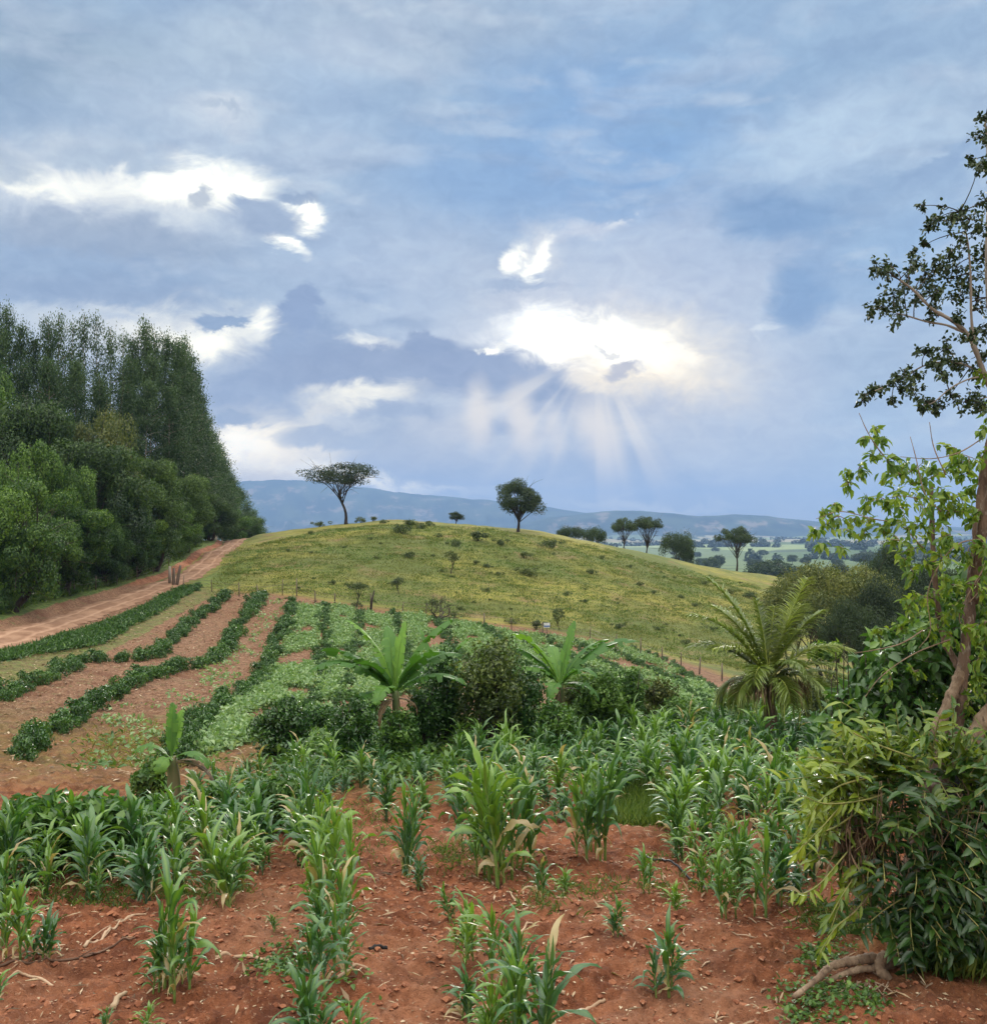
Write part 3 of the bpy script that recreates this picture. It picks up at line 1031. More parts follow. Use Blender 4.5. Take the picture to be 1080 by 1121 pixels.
# ------------------------------------------------------------------ tree prototypes
def limb_path(a, b, rng, sag=.12, n=7):
    a = np.asarray(a, float)
    b = np.asarray(b, float)
    t = np.linspace(0, 1, n)[:, None]
    L = np.linalg.norm(b - a)
    mid = (a + b) / 2 + np.array([rng.uniform(-1, 1), rng.uniform(-1, 1), rng.uniform(.2, 1.2)]) * L * sag
    return (1 - t) ** 2 * a + 2 * t * (1 - t) * mid + t ** 2 * b


def clump_leaves(mb, cen, rad, n, L, Wd, rng, flat=.75, a0=.5, hang=0.2, kind='d'):
    d = rng.normal(size=(n, 3))
    d /= np.linalg.norm(d, axis=1)[:, None]
    r = rng.uniform(.35, 1.0, n) ** .4
    k = 1 + .28 * np.sin(d[:, 0] * 5 + cen[0] * 3) * np.cos(d[:, 1] * 4 + cen[1] * 2 + d[:, 2] * 3)
    Cc = cen + d * (r * k * rad)[:, None] * np.array([1, 1, flat])
    # blades lie along the clump's outside, so its top faces the sky and its underside the ground
    D = np.cross(d, rng.normal(size=(n, 3))) + rng.normal(size=(n, 3)) * .3
    D[:, 2] -= hang
    N = d + rng.normal(size=(n, 3)) * .42
    a = np.clip(a0 + rng.normal(size=n) * .16, 0, 1)
    mb.leaves(Cc, D, N, L * rng.uniform(.6, 1.3, n), Wd * rng.uniform(.7, 1.3, n), a, kind)


def make_tree(seed, Ht, R, fork=.35, zc=.68, rzz=.32, nclump=40, crad=.2, nleaf=12000, leaf=.2, kind='round', lean=0.0, tr=None,
              bark='bark_dark', mat='wood_green', nlimb=16, stems=1, flat=.75, shell=.55, hang=.2, lower=-.7):
    rng = np.random.RandomState(seed)
    tm, cm = MB(), MB()
    tr = tr or Ht * .022
    forks = []
    for s in range(stems):
        ang = rng.uniform(0, 6.28)
        off = 0 if stems == 1 else .25 + .1 * rng.rand()
        top = np.array([lean * Ht + math.cos(ang) * off * R * .9, math.sin(ang) * off * R * .9, Ht * (fork + .04 * rng.randn())])
        n = 8
        t = np.linspace(0, 1, n)[:, None]
        base = np.array([math.cos(ang) * tr * 1.3 * (stems > 1), math.sin(ang) * tr * 1.3 * (stems > 1), -.25])
        P = base * (1 - t) + top * t + np.stack([np.sin(t[:, 0] * 5 + s) * .04 * Ht * t[:, 0], np.cos(t[:, 0] * 4 + s) * .03 * Ht * t[:, 0], 0 * t[:, 0]], -1)
        Rr = tr * (1.25 - .5 * t[:, 0]) * (1 + .6 * np.exp(-t[:, 0] * 8))
        tm.tube(P, Rr, 8, .5, rough=.15, seed=seed)
        forks.append(P)
    cc = np.array([lean * Ht * 1.4, 0, Ht * zc])
    cens = []
    tries = 0
    while len(cens) < nclump and tries < 4000:
        tries += 1
        d = rng.normal(size=3)
        d /= np.linalg.norm(d)
        if d[2] < lower:
            continue
        rr = rng.uniform(shell, 1.0)
        if kind == 'umbrella':
            d[2] = abs(d[2]) * .8 + .05
            rr = rng.uniform(.35, 1.0)
        p = cc + d * rr * np.array([R * .86, R * .86, Ht * rzz * .86])
        if all(np.linalg.norm((p - q) / [1, 1, .7]) > R * crad * .75 for q in cens):
            cens.append(p)
    cens.sort(key=lambda q: q[2])
    for k, p in enumerate(cens):
        rad = R * crad * rng.uniform(.8, 1.35)
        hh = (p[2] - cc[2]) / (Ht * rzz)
        clump_leaves(cm, p, rad, int(nleaf / len(cens)), leaf, leaf * .55, rng, flat, .5 + .14 * hh + rng.uniform(-.2, .2), hang)  # leaf colour lightens with height, painting in lit tops and shaded undersides
    step = max(1, len(cens) // nlimb)
    for k, p in enumerate(cens[::step]):
        Pk = forks[k % len(forks)]
        a = Pk[rng.randint(5, 8)]
        LP = limb_path(a, p, rng, .14)
        tm.tube(LP, np.linspace(tr * .36, tr * .09, len(LP)), 5, .5, rough=.1, seed=k)
        for _ in range(2):
            q = p + rng.normal(size=3) * R * crad * 1.1
            LP2 = limb_path(LP[rng.randint(3, 6)], q, rng, .15, 5)
            tm.tube(LP2, np.linspace(tr * .2, tr * .05, 5), 4, .5)
    return tm.mesh('trunk', M[bark]), cm.mesh('crown', M[mat])


def make_euc(seed, Ht, R, nleaf=9000, sparse=.25, low=.22):
    rng = np.random.RandomState(seed)
    tm, cm = MB(), MB()
    t = np.linspace(0, 1, 14)
    P = np.stack([np.sin(t * 3 + seed) * .25, np.cos(t * 2.6 + seed) * .25, t * Ht - .3], -1)
    tm.tube(P, .17 * (1.05 - .93 * t), 7, .5, rough=.08)
    nb = 44
    for k in range(nb):
        f = low + (1 - low) * (k + rng.rand()) / nb
        top = (f - low) / (1 - low)
        if rng.rand() < sparse * (1.2 - .5 * top):
            continue
        rr = R * (.3 + 1.05 * math.sin(min(1, top * 1.0 + .12) * math.pi) ** .7 * (1 if top < .7 else 1 - (top - .7) * 1.8)) * rng.uniform(.6, 1.15) * (1.0 if top < .8 else .75)
        ang = rng.uniform(0, 6.28)
        z = f * Ht
        a = np.array([np.interp(f, t, P[:, 0]), np.interp(f, t, P[:, 1]), z])
        tip = a + np.array([math.cos(ang) * rr, math.sin(ang) * rr, rr * rng.uniform(.25, .8)])
        LP = limb_path(a, tip, rng, .12, 6)
        tm.tube(LP, np.linspace(.05, .012, 6), 4, .5)
        m = int(nleaf / nb)
        tt = rng.uniform(.3, 1.05, m)
        C0 = np.stack([np.interp(tt, np.linspace(0, 1, 6), LP[:, q]) for q in range(3)], -1)
        spread = .38 + .25 * rng.rand()
        C0 = C0 + rng.normal(size=(m, 3)) * [spread, spread, spread * 1.05] + [0, 0, -.25]
        D = rng.normal(size=(m, 3)) * .5 + [0, 0, -1]
        N = rng.normal(size=(m, 3))
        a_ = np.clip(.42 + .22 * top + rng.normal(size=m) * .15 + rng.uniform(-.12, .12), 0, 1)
        cm.leaves(C0, D, N, .34 * rng.uniform(.6, 1.3, m), .12 * rng.uniform(.7, 1.3, m), a_)
    return tm.mesh('trunk', M['bark_pale']), cm.mesh('crown', M['euc'])


TP = {}
for i in range(4):
    TP['euc%d' % i] = make_euc(100 + i, 26, 1.9 + .25 * i, 9500, .16)
for i in range(2):
    TP['eucs%d' % i] = make_euc(150 + i, 26, 1.7, 4200, .34)
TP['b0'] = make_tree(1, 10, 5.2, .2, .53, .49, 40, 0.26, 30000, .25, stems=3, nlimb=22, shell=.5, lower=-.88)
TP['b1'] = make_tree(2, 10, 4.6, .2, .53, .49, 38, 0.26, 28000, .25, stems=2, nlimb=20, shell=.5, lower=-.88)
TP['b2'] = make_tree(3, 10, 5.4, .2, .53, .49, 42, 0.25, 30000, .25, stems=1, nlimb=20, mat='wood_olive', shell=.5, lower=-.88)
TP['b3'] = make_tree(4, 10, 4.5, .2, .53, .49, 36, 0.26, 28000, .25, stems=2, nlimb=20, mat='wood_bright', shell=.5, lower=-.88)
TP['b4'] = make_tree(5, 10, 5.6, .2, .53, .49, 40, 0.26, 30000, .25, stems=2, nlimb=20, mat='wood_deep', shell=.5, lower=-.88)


def ht_at(px, py_top, py_base, Y):
    return (py_base - py_top) / F * Y


def clear_road(x, Y, gap=-3.0):
    u = x / Y
    for _ in range(60):
        if road_dist(np.array([u * Y]), np.array([Y]))[0] < gap or Y > 170:
            break
        Y += .5
    return u * Y, Y


def tree(kind, px, py_top, hw, Y, label, group=None, name='tree', cat='tree', sink=0.0, rz=None, natural=None, base=None):
    """a tree whose foot is on the terrain at distance Y on the bearing of px, tall enough to reach py_top"""
    u, _ = ray(px, 580)
    x = u * Y
    if px < 285 and Y < 170:
        hw = hw / Y
        x, Y = clear_road(x, Y)
        hw = hw * Y
    g = HS(x, Y) - sink
    _, t = ray(px, py_top)
    h = t * Y - g
    nh, nr = natural
    sx = hw / F * Y / nr
    sz = h / nh
    sxy = sx
    seed = int(px * 7 + py_top * 3)
    return thing(name, list(zip(('trunk', 'crown'), TP[kind])), (x, Y, g), (seed % 628) / 100 if rz is None else rz, (sxy, sxy, sz), label, cat, group)


# broadleaf wood along the left of the road (nearest first)
WOOD = [
    # kind, px, top, halfwidth, Y, label, name
    ('b0', 12, 522, 60, 52, 'dark bushy tree with several stems at the left edge of the photo beside the road'),
    ('b3', 78, 538, 44, 56, 'bright yellow-green topped bushy tree, second along the road from the left edge'),
    ('b0', 52, 560, 34, 54, 'low dark tree with bare slanting stems between two larger roadside trees'),
    ('b1', 118, 552, 30, 64, 'mid green tree right of the yellow-green topped one at the road'),
    ('b3', 160, 556, 24, 72, 'small lime green tree standing out brightest at the edge of the wood'),
    ('b1', 150, 575, 26, 70, 'low mid green tree in front of the small lime green tree'),
    ('b4', 203, 520, 30, 84, 'grey-green tree with a dark visible trunk where the road narrows'),
    ('b4', 168, 500, 42, 88, 'large dark green tree behind the small lime green one'),
    ('b2', 108, 448, 52, 84, 'olive-brown domed tree crown rising over the other broadleaf trees'),
    ('b4', 105, 482, 62, 78, 'wide grey-green tree crown just below the olive domed one'),
    ('b4', 40, 440, 66, 80, 'big dark tree crown left of the olive domed one'),
    ('b0', -22, 400, 62, 84, 'tall dark broadleaf tree cut by the left edge of the photo'),
    ('b1', 35, 478, 50, 70, 'rounded dark green crown above the roadside trees at far left'),
    ('b1', 5, 500, 40, 62, 'dense dark crown cut by the left edge, above the bushy roadside tree'),
    ('b4', 230, 540, 26, 98, 'grey-green round tree beside the road just before the crest'),
    ('b1', 196, 548, 24, 90, 'dark round tree low behind the lone fence posts'),
    ('b0', 252, 556, 22, 112, 'small dark tree beside the road at the crest'),
    ('b4', 272, 566, 18, 126, 'last small round tree at the right end of the wood'),
    ('b1', 138, 520, 40, 80, 'dark green tree between the olive domed tree and the lime green one'),
    ('b0', 70, 500, 40, 72, 'mid green crown directly above the yellow-green topped tree'),
]
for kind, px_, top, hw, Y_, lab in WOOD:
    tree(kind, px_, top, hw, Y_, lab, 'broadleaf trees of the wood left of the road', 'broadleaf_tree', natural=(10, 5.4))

# eucalyptus plantation
EUC = [(-30, 330), (-12, 345), (4, 336), (20, 358), (34, 372), (50, 352), (63, 340), (78, 352), (92, 341), (106, 346), (118, 356), (132, 366), (146, 372),
       (158, 354), (170, 360), (180, 370), (191, 377), (199, 372), (207, 388), (216, 384), (222, 402), (229, 424), (236, 446), (243, 466), (250, 480),
       (256, 494), (262, 507), (268, 520), (273, 531), (278, 542), (283, 552), (288, 562)]
ey = [98, 96, 97, 99, 100, 100, 101, 102, 103, 104, 105, 106, 108, 109, 111, 113, 115, 117, 120, 123, 127, 132, 138, 145, 153, 162, 172, 183, 195, 208, 222, 238]
EG = 'eucalyptus trees of the plantation behind the broadleaf wood'
EOBJ, EOBJ2 = [], []
EL = 'tall slender eucalyptus in the dense dark plantation wall left of the road'
k = 0
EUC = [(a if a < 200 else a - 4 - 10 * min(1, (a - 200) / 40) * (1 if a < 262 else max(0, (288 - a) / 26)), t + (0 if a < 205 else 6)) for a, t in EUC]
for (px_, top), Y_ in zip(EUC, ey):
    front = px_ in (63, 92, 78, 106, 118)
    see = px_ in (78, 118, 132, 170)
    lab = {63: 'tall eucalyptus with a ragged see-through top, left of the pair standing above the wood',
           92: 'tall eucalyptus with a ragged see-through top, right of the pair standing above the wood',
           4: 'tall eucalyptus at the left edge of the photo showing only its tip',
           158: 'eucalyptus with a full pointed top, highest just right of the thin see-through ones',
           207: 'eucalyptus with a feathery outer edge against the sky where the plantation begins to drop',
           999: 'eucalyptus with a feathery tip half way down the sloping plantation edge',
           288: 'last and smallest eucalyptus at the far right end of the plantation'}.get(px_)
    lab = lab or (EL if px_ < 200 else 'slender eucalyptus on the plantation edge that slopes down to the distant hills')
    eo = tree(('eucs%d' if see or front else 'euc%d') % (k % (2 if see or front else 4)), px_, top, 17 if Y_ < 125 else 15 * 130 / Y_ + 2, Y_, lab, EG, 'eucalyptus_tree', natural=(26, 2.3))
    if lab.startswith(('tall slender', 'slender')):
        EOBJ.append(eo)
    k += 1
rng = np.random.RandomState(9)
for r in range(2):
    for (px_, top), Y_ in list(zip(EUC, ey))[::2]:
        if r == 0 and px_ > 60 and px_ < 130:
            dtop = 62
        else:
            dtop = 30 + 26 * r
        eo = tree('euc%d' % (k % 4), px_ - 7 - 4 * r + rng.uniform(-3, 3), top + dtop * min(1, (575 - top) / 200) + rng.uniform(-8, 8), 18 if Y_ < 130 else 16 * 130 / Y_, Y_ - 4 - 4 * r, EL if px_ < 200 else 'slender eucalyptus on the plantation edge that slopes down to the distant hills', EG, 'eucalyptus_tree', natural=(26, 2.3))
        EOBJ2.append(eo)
        k += 1

rank_labels(EOBJ, '{n} from the left of the plain slender eucalyptus forming the skyline of the plantation')
rank_labels(EOBJ2, '{n} from the left of the lower eucalyptus standing in front of the plantation skyline')

# trees on and beyond the hill
TP['umb'] = make_tree(11, 8, 4.1, .42, .66, .33, 26, .24, 7000, .17, lean=-.05, tr=.12, mat='savanna_dark', nlimb=18, flat=.42, lower=-.5, shell=.3)
TP['dense'] = make_tree(12, 6, 3.1, .3, .60, .40, 26, .27, 13000, .18, tr=.17, mat='savanna_dark', nlimb=14, flat=.7, lower=-.55)
TP['low'] = make_tree(13, 4, 4.2, .25, .6, .38, 36, .24, 9000, .2, mat='savanna', nlimb=14, stems=2)
TP['open'] = make_tree(14, 8, 3.6, .4, .70, .30, 30, .21, 7500, .2, mat='savanna', nlimb=24, flat=.6, tr=.14, lower=-.3)
TP['open2'] = make_tree(15, 8, 4.0, .36, .68, .30, 34, .2, 8500, .2, mat='savanna_dark', nlimb=26, flat=.5, tr=.15, kind='umbrella')
tree('umb', 379, 499, 47, 127, 'flat-topped savanna tree with a leaning bare trunk on the left brow of the hill', name='savanna_tree', natural=(8, 4.1), rz=.3)
tree('dense', 567, 524, 28, 126, 'dense dark round-headed tree with a short trunk on the brow of the hill', name='savanna_tree', natural=(6, 3.1), rz=1.1)
tree('dense', 499, 560, 9, 132, 'small round green tree on top of the hill between the two big ones', name='young_tree', natural=(6, 3.1))
tree('low', 627, 576, 19, 158, 'low spreading tree peeping over the hill, left of two', 'low trees peeping over the hill', 'spreading_tree', natural=(4, 4.2))
tree('low', 650, 577, 15, 160, 'low spreading tree peeping over the hill, right of two', 'low trees peeping over the hill', 'spreading_tree', natural=(4, 4.2), rz=2)
tree('open', 682, 563, 16, 170, 'slim open-crowned tree just left of the taller forked one beyond the hill', name='savanna_tree', natural=(8, 3.6))
tree('open2', 708, 561, 21, 165, 'forked open-crowned tree tallest of those beyond the right shoulder of the hill', name='savanna_tree', natural=(8, 4.0))
tree('low', 738, 582, 22, 168, 'spreading flat-topped tree right of the forked one beyond the hill', name='spreading_tree', natural=(4, 4.2), rz=1)
tree('low', 752, 598, 8, 172, 'small dark bush at the right foot of the spreading tree beyond the hill', name='bush', cat='bush', natural=(4, 4.2), rz=2)
tree('open', 806, 572, 23, 175, 'solitary grey-green open-crowned tree on the right shoulder of the hill before the valley', name='savanna_tree', natural=(8, 3.6), rz=.6)

# trees in the hollow at right
TP['ac'] = make_tree(16, 7, 5.6, .28, .64, .36, 60, .2, 24000, .17, mat='wood_olive', nlimb=30, stems=4, flat=.6, kind='round', lower=-.35, tr=.13)
TP['ac2'] = make_tree(17, 7, 5.2, .28, .6, .38, 60, .21, 22000, .18, mat='savanna_dark', nlimb=20, stems=2, flat=.7)
tree('ac', 905, 610, 78, 62, 'wide olive-green thorn tree with many spreading stems behind the coconut palm', name='thorn_tree', natural=(7, 5.6), rz=.9)
HW = [(960, 632, 44, 58, 'dark green tree to the right of the wide olive thorn tree'), (975, 590, 36, 90, 'dark round tree rising behind the thorn tree near the right edge'),
      (1020, 612, 48, 80, 'dark tree seen between the stems of the foreground tree'), (1080, 600, 50, 75, 'dark tree cut by the right edge behind the foreground tree'),
      (1010, 660, 50, 46, 'lower dark tree behind the broad-leaved vine thicket'), (865, 640, 36, 74, 'dark low tree at the left flank of the wide olive thorn tree'),
      (930, 655, 40, 52, 'low dark tree under the right arm of the thorn tree'), (1095, 640, 60, 50, 'big dark low tree cut by the right edge')]
for a, b_, c_, d_, e_ in HW:
    tree('ac2', a, b_, c_, d_, e_, 'dark trees filling the hollow at right', 'dark_tree', natural=(7, 5.2))

# far trees in the valley
TP['far'] = make_tree(18, 9, 5.5, .25, .55, .45, 30, .28, 3000, .6, mat='savanna_dark', nlimb=8)
FG = 'far trees dotted over the valley'
rng = np.random.RandomState(4)
spots = []
for px_, Y_ in [(300, 420), (306, 440), (313, 430), (320, 460), (328, 450), (335, 470), (342, 450), (298, 400), (309, 600), (330, 620)]:
    spots.append((px_, Y_, 9))
for q in range(48):
    Y_ = 10 ** rng.uniform(2.6, 3.45)
    px_ = rng.uniform(560, 1080) if rng.rand() < .8 else rng.uniform(740, 1000)
    spots.append((px_, Y_, rng.uniform(7, 13)))
first = None
VO = {}
for q, (px_, Y_, hh) in enumerate(spots):
    u, _ = ray(px_, 580)
    x = u * Y_
    if first is None:
        first = o = thing('valley_tree', list(zip(('trunk', 'crown'), TP['far'])), (0, 0, 0))
    else:
        o = copy_tree(first)
    place(o, (x, Y_, HS(x, Y_) - .3), q * 1.3, (hh / 9 * rng.uniform(.9, 1.6), hh / 9 * rng.uniform(.9, 1.6), hh / 9))
    lab = 'distant tree by the end of the eucalyptus, below the mountains' if px_ < 350 else ('distant dark tree dotted among the hazy valley fields' if Y_ > 900 else 'dark tree in the middle of the valley beyond the hill')
    tag(o, lab, 'tree', 'far trees below the mountains at left' if px_ < 350 else (FG if Y_ > 900 else 'trees in the middle of the valley'))
    VO.setdefault(lab, []).append(o)
for lab, os_ in VO.items():
    nb = max(1, round(len(os_) / 14))
    rank_labels(os_, '{n} from the left, {band} rank: ' + {'distant dark tre': 'far dark tree among hazy valley fields', 'dark tree in the': 'dark tree in the middle of the valley'}.get(lab[:16], 'tree below the mountains by the eucalyptus'), nb, ['nearest', 'second', 'third', 'fourth', 'fifth'][:nb])

# far woods read as one mass
mb = MB()
rng = np.random.RandomState(14)
for q in range(30):
    Y_ = 10 ** rng.uniform(3.15, 3.75)
    u = rng.uniform(-.30, .55)
    n = rng.randint(10, 34)
    dx = rng.normal(size=n) * rng.uniform(50, 160)
    dy = rng.normal(size=n) * 25
    for a, b_ in zip(dx, dy):
        X_ = u * Y_ + a
        YY_ = Y_ + b_
        z = HS(X_, YY_)
        r = rng.uniform(7, 13)
        clump_leaves(mb, np.array([X_, YY_, z + r * .4]), r, 34, r * .9, r * .7, rng, .7, .35)
tag(link('far_woods', mb.mesh('far_woods', M['savanna_dark'])), kind='stuff')

# ------------------------------------------------------------------ shrubs and saplings on the pasture
SH = []
for i in range(4):
    rng = np.random.RandomState(40 + i)
    mb = MB()
    for _ in range(9):
        cpos = np.array([rng.normal() * .32, rng.normal() * .32, rng.uniform(.18, .6)])
        clump_leaves(mb, cpos, rng.uniform(.18, .32), 60, .13, .07, rng, .8, .5)
    for _ in range(6):
        a = rng.uniform(0, 6.28)
        mb.tube([(0, 0, -.05), (math.cos(a) * .2, math.sin(a) * .2, .3), (math.cos(a) * .4, math.sin(a) * .4, rng.uniform(.5, .9))], [.02, .012, .004], 4, .1)
    SH.append(mb.mesh('pasture_shrub', M['shrub']))
shr = [(450, 577, 16), (462, 579, 15), (440, 584, 20), (480, 588, 8), (524, 592, 20), (549, 597, 14), (448, 611, 14), (498, 598, 14), (574, 611, 14),
       (580, 631, 20), (603, 600, 18), (647, 628, 10), (587, 689, 20), (505, 668, 10), (533, 648, 10), (588, 705, 16), (520, 618, 10), (534, 622, 10), (350, 575, 12),
       (395, 572, 12), (408, 570, 10), (470, 576, 12), (560, 683, 12), (700, 641, 8), (715, 650, 8), (676, 688, 12), (745, 655, 8), (420, 573, 8), (340, 585, 8),
       (376, 600, 6), (412, 612, 8), (620, 652, 9), (640, 660, 8), (760, 664, 9), (780, 690, 9), (658, 612, 8), (690, 622, 8), (770, 640, 10), (800, 650, 12), (820, 655, 14),
       (365, 640, 10), (430, 640, 10), (545, 630, 9), (610, 672, 12), (498, 676, 14), (474, 662, 12), (492, 690, 14), (390, 664, 10), (316, 604, 7), (720, 690, 9), (750, 705, 10)]
for q in range(64):
    px_ = rng.uniform(250, 830)
    py_ = np.interp(px_, [250, 430, 600, 830], [603, 580, 600, 640]) + rng.uniform(0, 1) ** 1.2 * 78
    shr.append((px_, py_, rng.uniform(2.5, 6)))
SO = {True: [], False: []}
for q, (px_, py_, h) in enumerate(shr):
    if py_ > np.interp(px_, *FIELD_EDGE) + 14:
        continue
    X_, Y_, Z_ = gp(px_, py_)
    o = link('pasture_shrub', SH[q % 4])
    s = h / F * Y_ / .85
    place(o, (X_, Y_, Z_ - .03), q * 1.7, (s * rng.uniform(1, 1.4), s * rng.uniform(1, 1.4), s))
    big = h >= 13
    o.scale = tuple(v * .62 for v in o.scale)
    SO[big].append(o)
    tag(o, 'dark leafy shrub conspicuous on the pasture slope' if big else 'small dark tuft of scrub scattered on the yellow-green pasture', 'shrub',
        'larger shrubs on the pasture slope' if big else 'small scrub tufts dotted over the pasture')

rank_labels(SO[True], '{n} from the left of the large dark shrubs on the pasture slope')
rank_labels(SO[False], '{n} from the left of the small scrub tufts in the {band} band of pasture', 8, ['lowest', 'second lowest', 'third lowest', 'fourth lowest', 'fourth highest', 'third highest', 'second highest', 'highest'])

TP['sap'] = make_tree(31, 2.6, .95, .55, .82, .16, 12, .3, 900, .12, mat='shrub', nlimb=12, tr=.035, kind='umbrella')
TP['sapt'] = make_tree(32, 2.6, .6, .3, .7, .28, 12, .35, 700, .12, mat='shrub', nlimb=10, tr=.03)
for a, b_, tp, c_, kk, lab in [(391, 668, 637, 15, 'sap', 'young flat-topped tree behind the fence above the crop rows'),
                               (494, 628, 600, 10, 'sapt', 'thin upright sapling half way up the pasture slope'),
                               (436, 650, 630, 8, 'sapt', 'slender sapling just left of the bare branching shrub'),
                               (611, 690, 668, 7, 'sapt', 'slim sapling near the little sign at the fence')]:
    X_, Y_, Z_ = gp(a, b_)
    tree(kk, a, tp, c_, Y_, lab, name='sapling', natural=(2.6, .95 if kk == 'sap' else .6))
# bare branching shrub
rng = np.random.RandomState(5)
mb = MB()
def twig(mb, a, d, L, r, dep, rng):
    n = 5
    P = [a]
    for _ in range(n):
        d = d + rng.normal(size=3) * .22
        d /= np.linalg.norm(d)
        P.append(P[-1] + d * L / n)
    mb.tube(P, np.linspace(r, r * .55, n + 1), 4, .5)
    if dep > 0:
        for _ in range(rng.randint(2, 4)):
            k = rng.randint(2, n + 1)
            twig(mb, P[k], d + rng.normal(size=3) * .7 + [0, 0, .15], L * .72, r * .5, dep - 1, rng)
for _ in range(5):
    twig(mb, np.array([0, 0, -.1]), np.array([rng.normal() * .7, rng.normal() * .4, 1.]), 1.2, .06, 3, rng)
bare = mb.mesh('branches', M['bark_dark'])
lm = MB()
vv = np.concatenate(mb.V)
pick = vv[rng.randint(0, len(vv), 260)]
pick = pick[pick[:, 2] > .8]
lm.leaves(pick, rng.normal(size=(len(pick), 3)), rng.normal(size=(len(pick), 3)), .10, .05, .5)
X_, Y_, Z_ = gp(479, 679)
thing('bare_shrub', [('branches', bare), ('leaves', lm.mesh('leaves', M['shrub']))], (X_, Y_, Z_), 0, 1.0, 'nearly leafless shrub with spreading dark branches at the foot of the pasture', 'shrub')

# ------------------------------------------------------------------ coffee rows
CB = []
for i in range(6):
    rng = np.random.RandomState(60 + i)
    mb = MB()
    for _ in range(13):
        cpos = np.array([rng.normal() * .26, rng.normal() * .26, rng.uniform(.15, .72)])
        clump_leaves(mb, cpos, rng.uniform(.16, .3), 52, .15, .075, rng, .9, .5, .35)
    mb.tube([(0, 0, -.1), (.02, 0, .3), (0, .03, .7)], [.03, .02, .01], 5, .1)
    CB.append(mb.mesh('coffee_bush', M['coffee']))
ROWS = [
    ('coffee bush in the hedge row nearest the dirt road', [(-30, 728), (7, 720), (57, 710), (110, 703), (140, 683), (187, 660), (220, 642)], 0.48),
    ('coffee bush in the second hedge row from the dirt road', [(-40, 785), (-5, 770), (20, 757), (63, 742), (87, 727), (133, 723), (173, 718), (190, 703), (207, 683), (233, 667), (248, 650)], 0.7),
    ('coffee bush in the third hedge row from the dirt road', [(15, 832), (38, 815), (60, 800), (83, 787), (107, 770), (147, 753), (180, 737), (233, 727), (253, 700), (267, 677), (290, 653)], 0.78),
    ('coffee bush in the fourth hedge row from the dirt road', [(188, 838), (205, 812), (233, 780), (273, 757), (287, 740), (307, 700), (320, 663)], 0.68),
    ('coffee bush in the straight row running up the slope behind the round coffee bush', [(331, 800), (345, 770), (352, 745), (354, 715), (356, 662)], 0.52),
    ('coffee bush in the row left of the middle banana clump', [(368, 772), (379, 735), (388, 700), (394, 668)], 0.48),
    ('coffee bush in the row running up behind the middle banana clump', [(455, 760), (446, 725), (438, 695), (432, 672)], 0.48),
    ('coffee bush in the row behind the large dark citrus bush', [(520, 745), (505, 722), (488, 698), (474, 676)], 0.48),
    ('coffee bush in the first slanting row of the right-hand field', [(585, 745), (562, 717), (545, 700), (530, 686)], 0.5),
    ('coffee bush in the second slanting row of the right-hand field', [(640, 755), (612, 737), (590, 722), (562, 695)], 0.5),
    ('coffee bush in the third slanting row of the right-hand field', [(700, 775), (668, 752), (635, 730), (594, 697)], 0.5),
    ('coffee bush in the fourth slanting row of the right-hand field', [(745, 780), (710, 757), (668, 733), (624, 702)], 0.5),
    ('coffee bush in the fifth slanting row of the right-hand field', [(783, 785), (750, 757), (720, 738), (655, 706)], 0.5),
    ('coffee bush in the outermost slanting row below the fence at right', [(800, 772), (770, 752), (735, 728), (690, 710)], 0.48),
]
RSHORT = ['coffee bush from the near end of the hedge row beside the dirt road',
          'coffee bush from the near end of the second hedge row from the road',
          'coffee bush from the near end of the third hedge row from the road',
          'coffee bush from the near end of the fourth hedge row from the road',
          'coffee bush up the straight row behind the large round coffee bush',
          'coffee bush up the row left of the middle banana clump',
          'coffee bush up the row running back behind the middle banana',
          'coffee bush up the row behind the dark citrus bush',
          'coffee bush up the first slanting row right of the citrus bush',
          'coffee bush up the second slanting row right of the citrus bush',
          'coffee bush up the third slanting row right of the citrus bush',
          'coffee bush up the fourth slanting row right of the citrus bush',
          'coffee bush up the fifth slanting row right of the citrus bush',
          'coffee bush up the outermost slanting row by the fence at right']
cand = []
rng = np.random.RandomState(77)
MAPROWS = []
for ri, (lab, pts, hh) in enumerate(ROWS):
    mp_ = _catmull(np.array([_ray_ground(a, b, H0) for a, b in pts]), 30)
    MAPROWS.append(mp_)
    seg = np.hypot(*np.diff(mp_, axis=0).T)
    s = np.concatenate([[0], np.cumsum(seg)])
    n = int(s[-1] / .48)
    for t in np.linspace(0, s[-1], n):
        if rng.rand() < .04:
            continue
        X_ = np.interp(t, s, mp_[:, 0]) + rng.normal() * .2
        Y_ = np.interp(t, s, mp_[:, 1]) + rng.normal() * .12
        cand.append((hh * rng.uniform(.55, 1.2) / Y_, X_, Y_, ri, hh * rng.uniform(.55, 1.2)))
cand.sort(key=lambda q: -q[0])
RO = {}
for q, (_, X_, Y_, ri, hh) in enumerate(cand[:292]):
    o = bpy.data.objects.new('coffee_bush', CB[q % 6])
    COL.objects.link(o)
    place(o, (X_, Y_, HS(X_, Y_) - .05), q * 2.1, (hh * rng.uniform(.75, 1.0), hh * rng.uniform(.75, 1.0), hh))
    tag(o, ROWS[ri][0], 'coffee bush', 'bushes of ' + ROWS[ri][0][14:])
    RO.setdefault(ri, []).append(o)
for ri, os_ in RO.items():
    for k, o in enumerate(sorted(os_, key=lambda o: o.location[1])):
        o['label'] = nth(k + 1) + ' ' + RSHORT[ri]
mb = MB()
bv = []
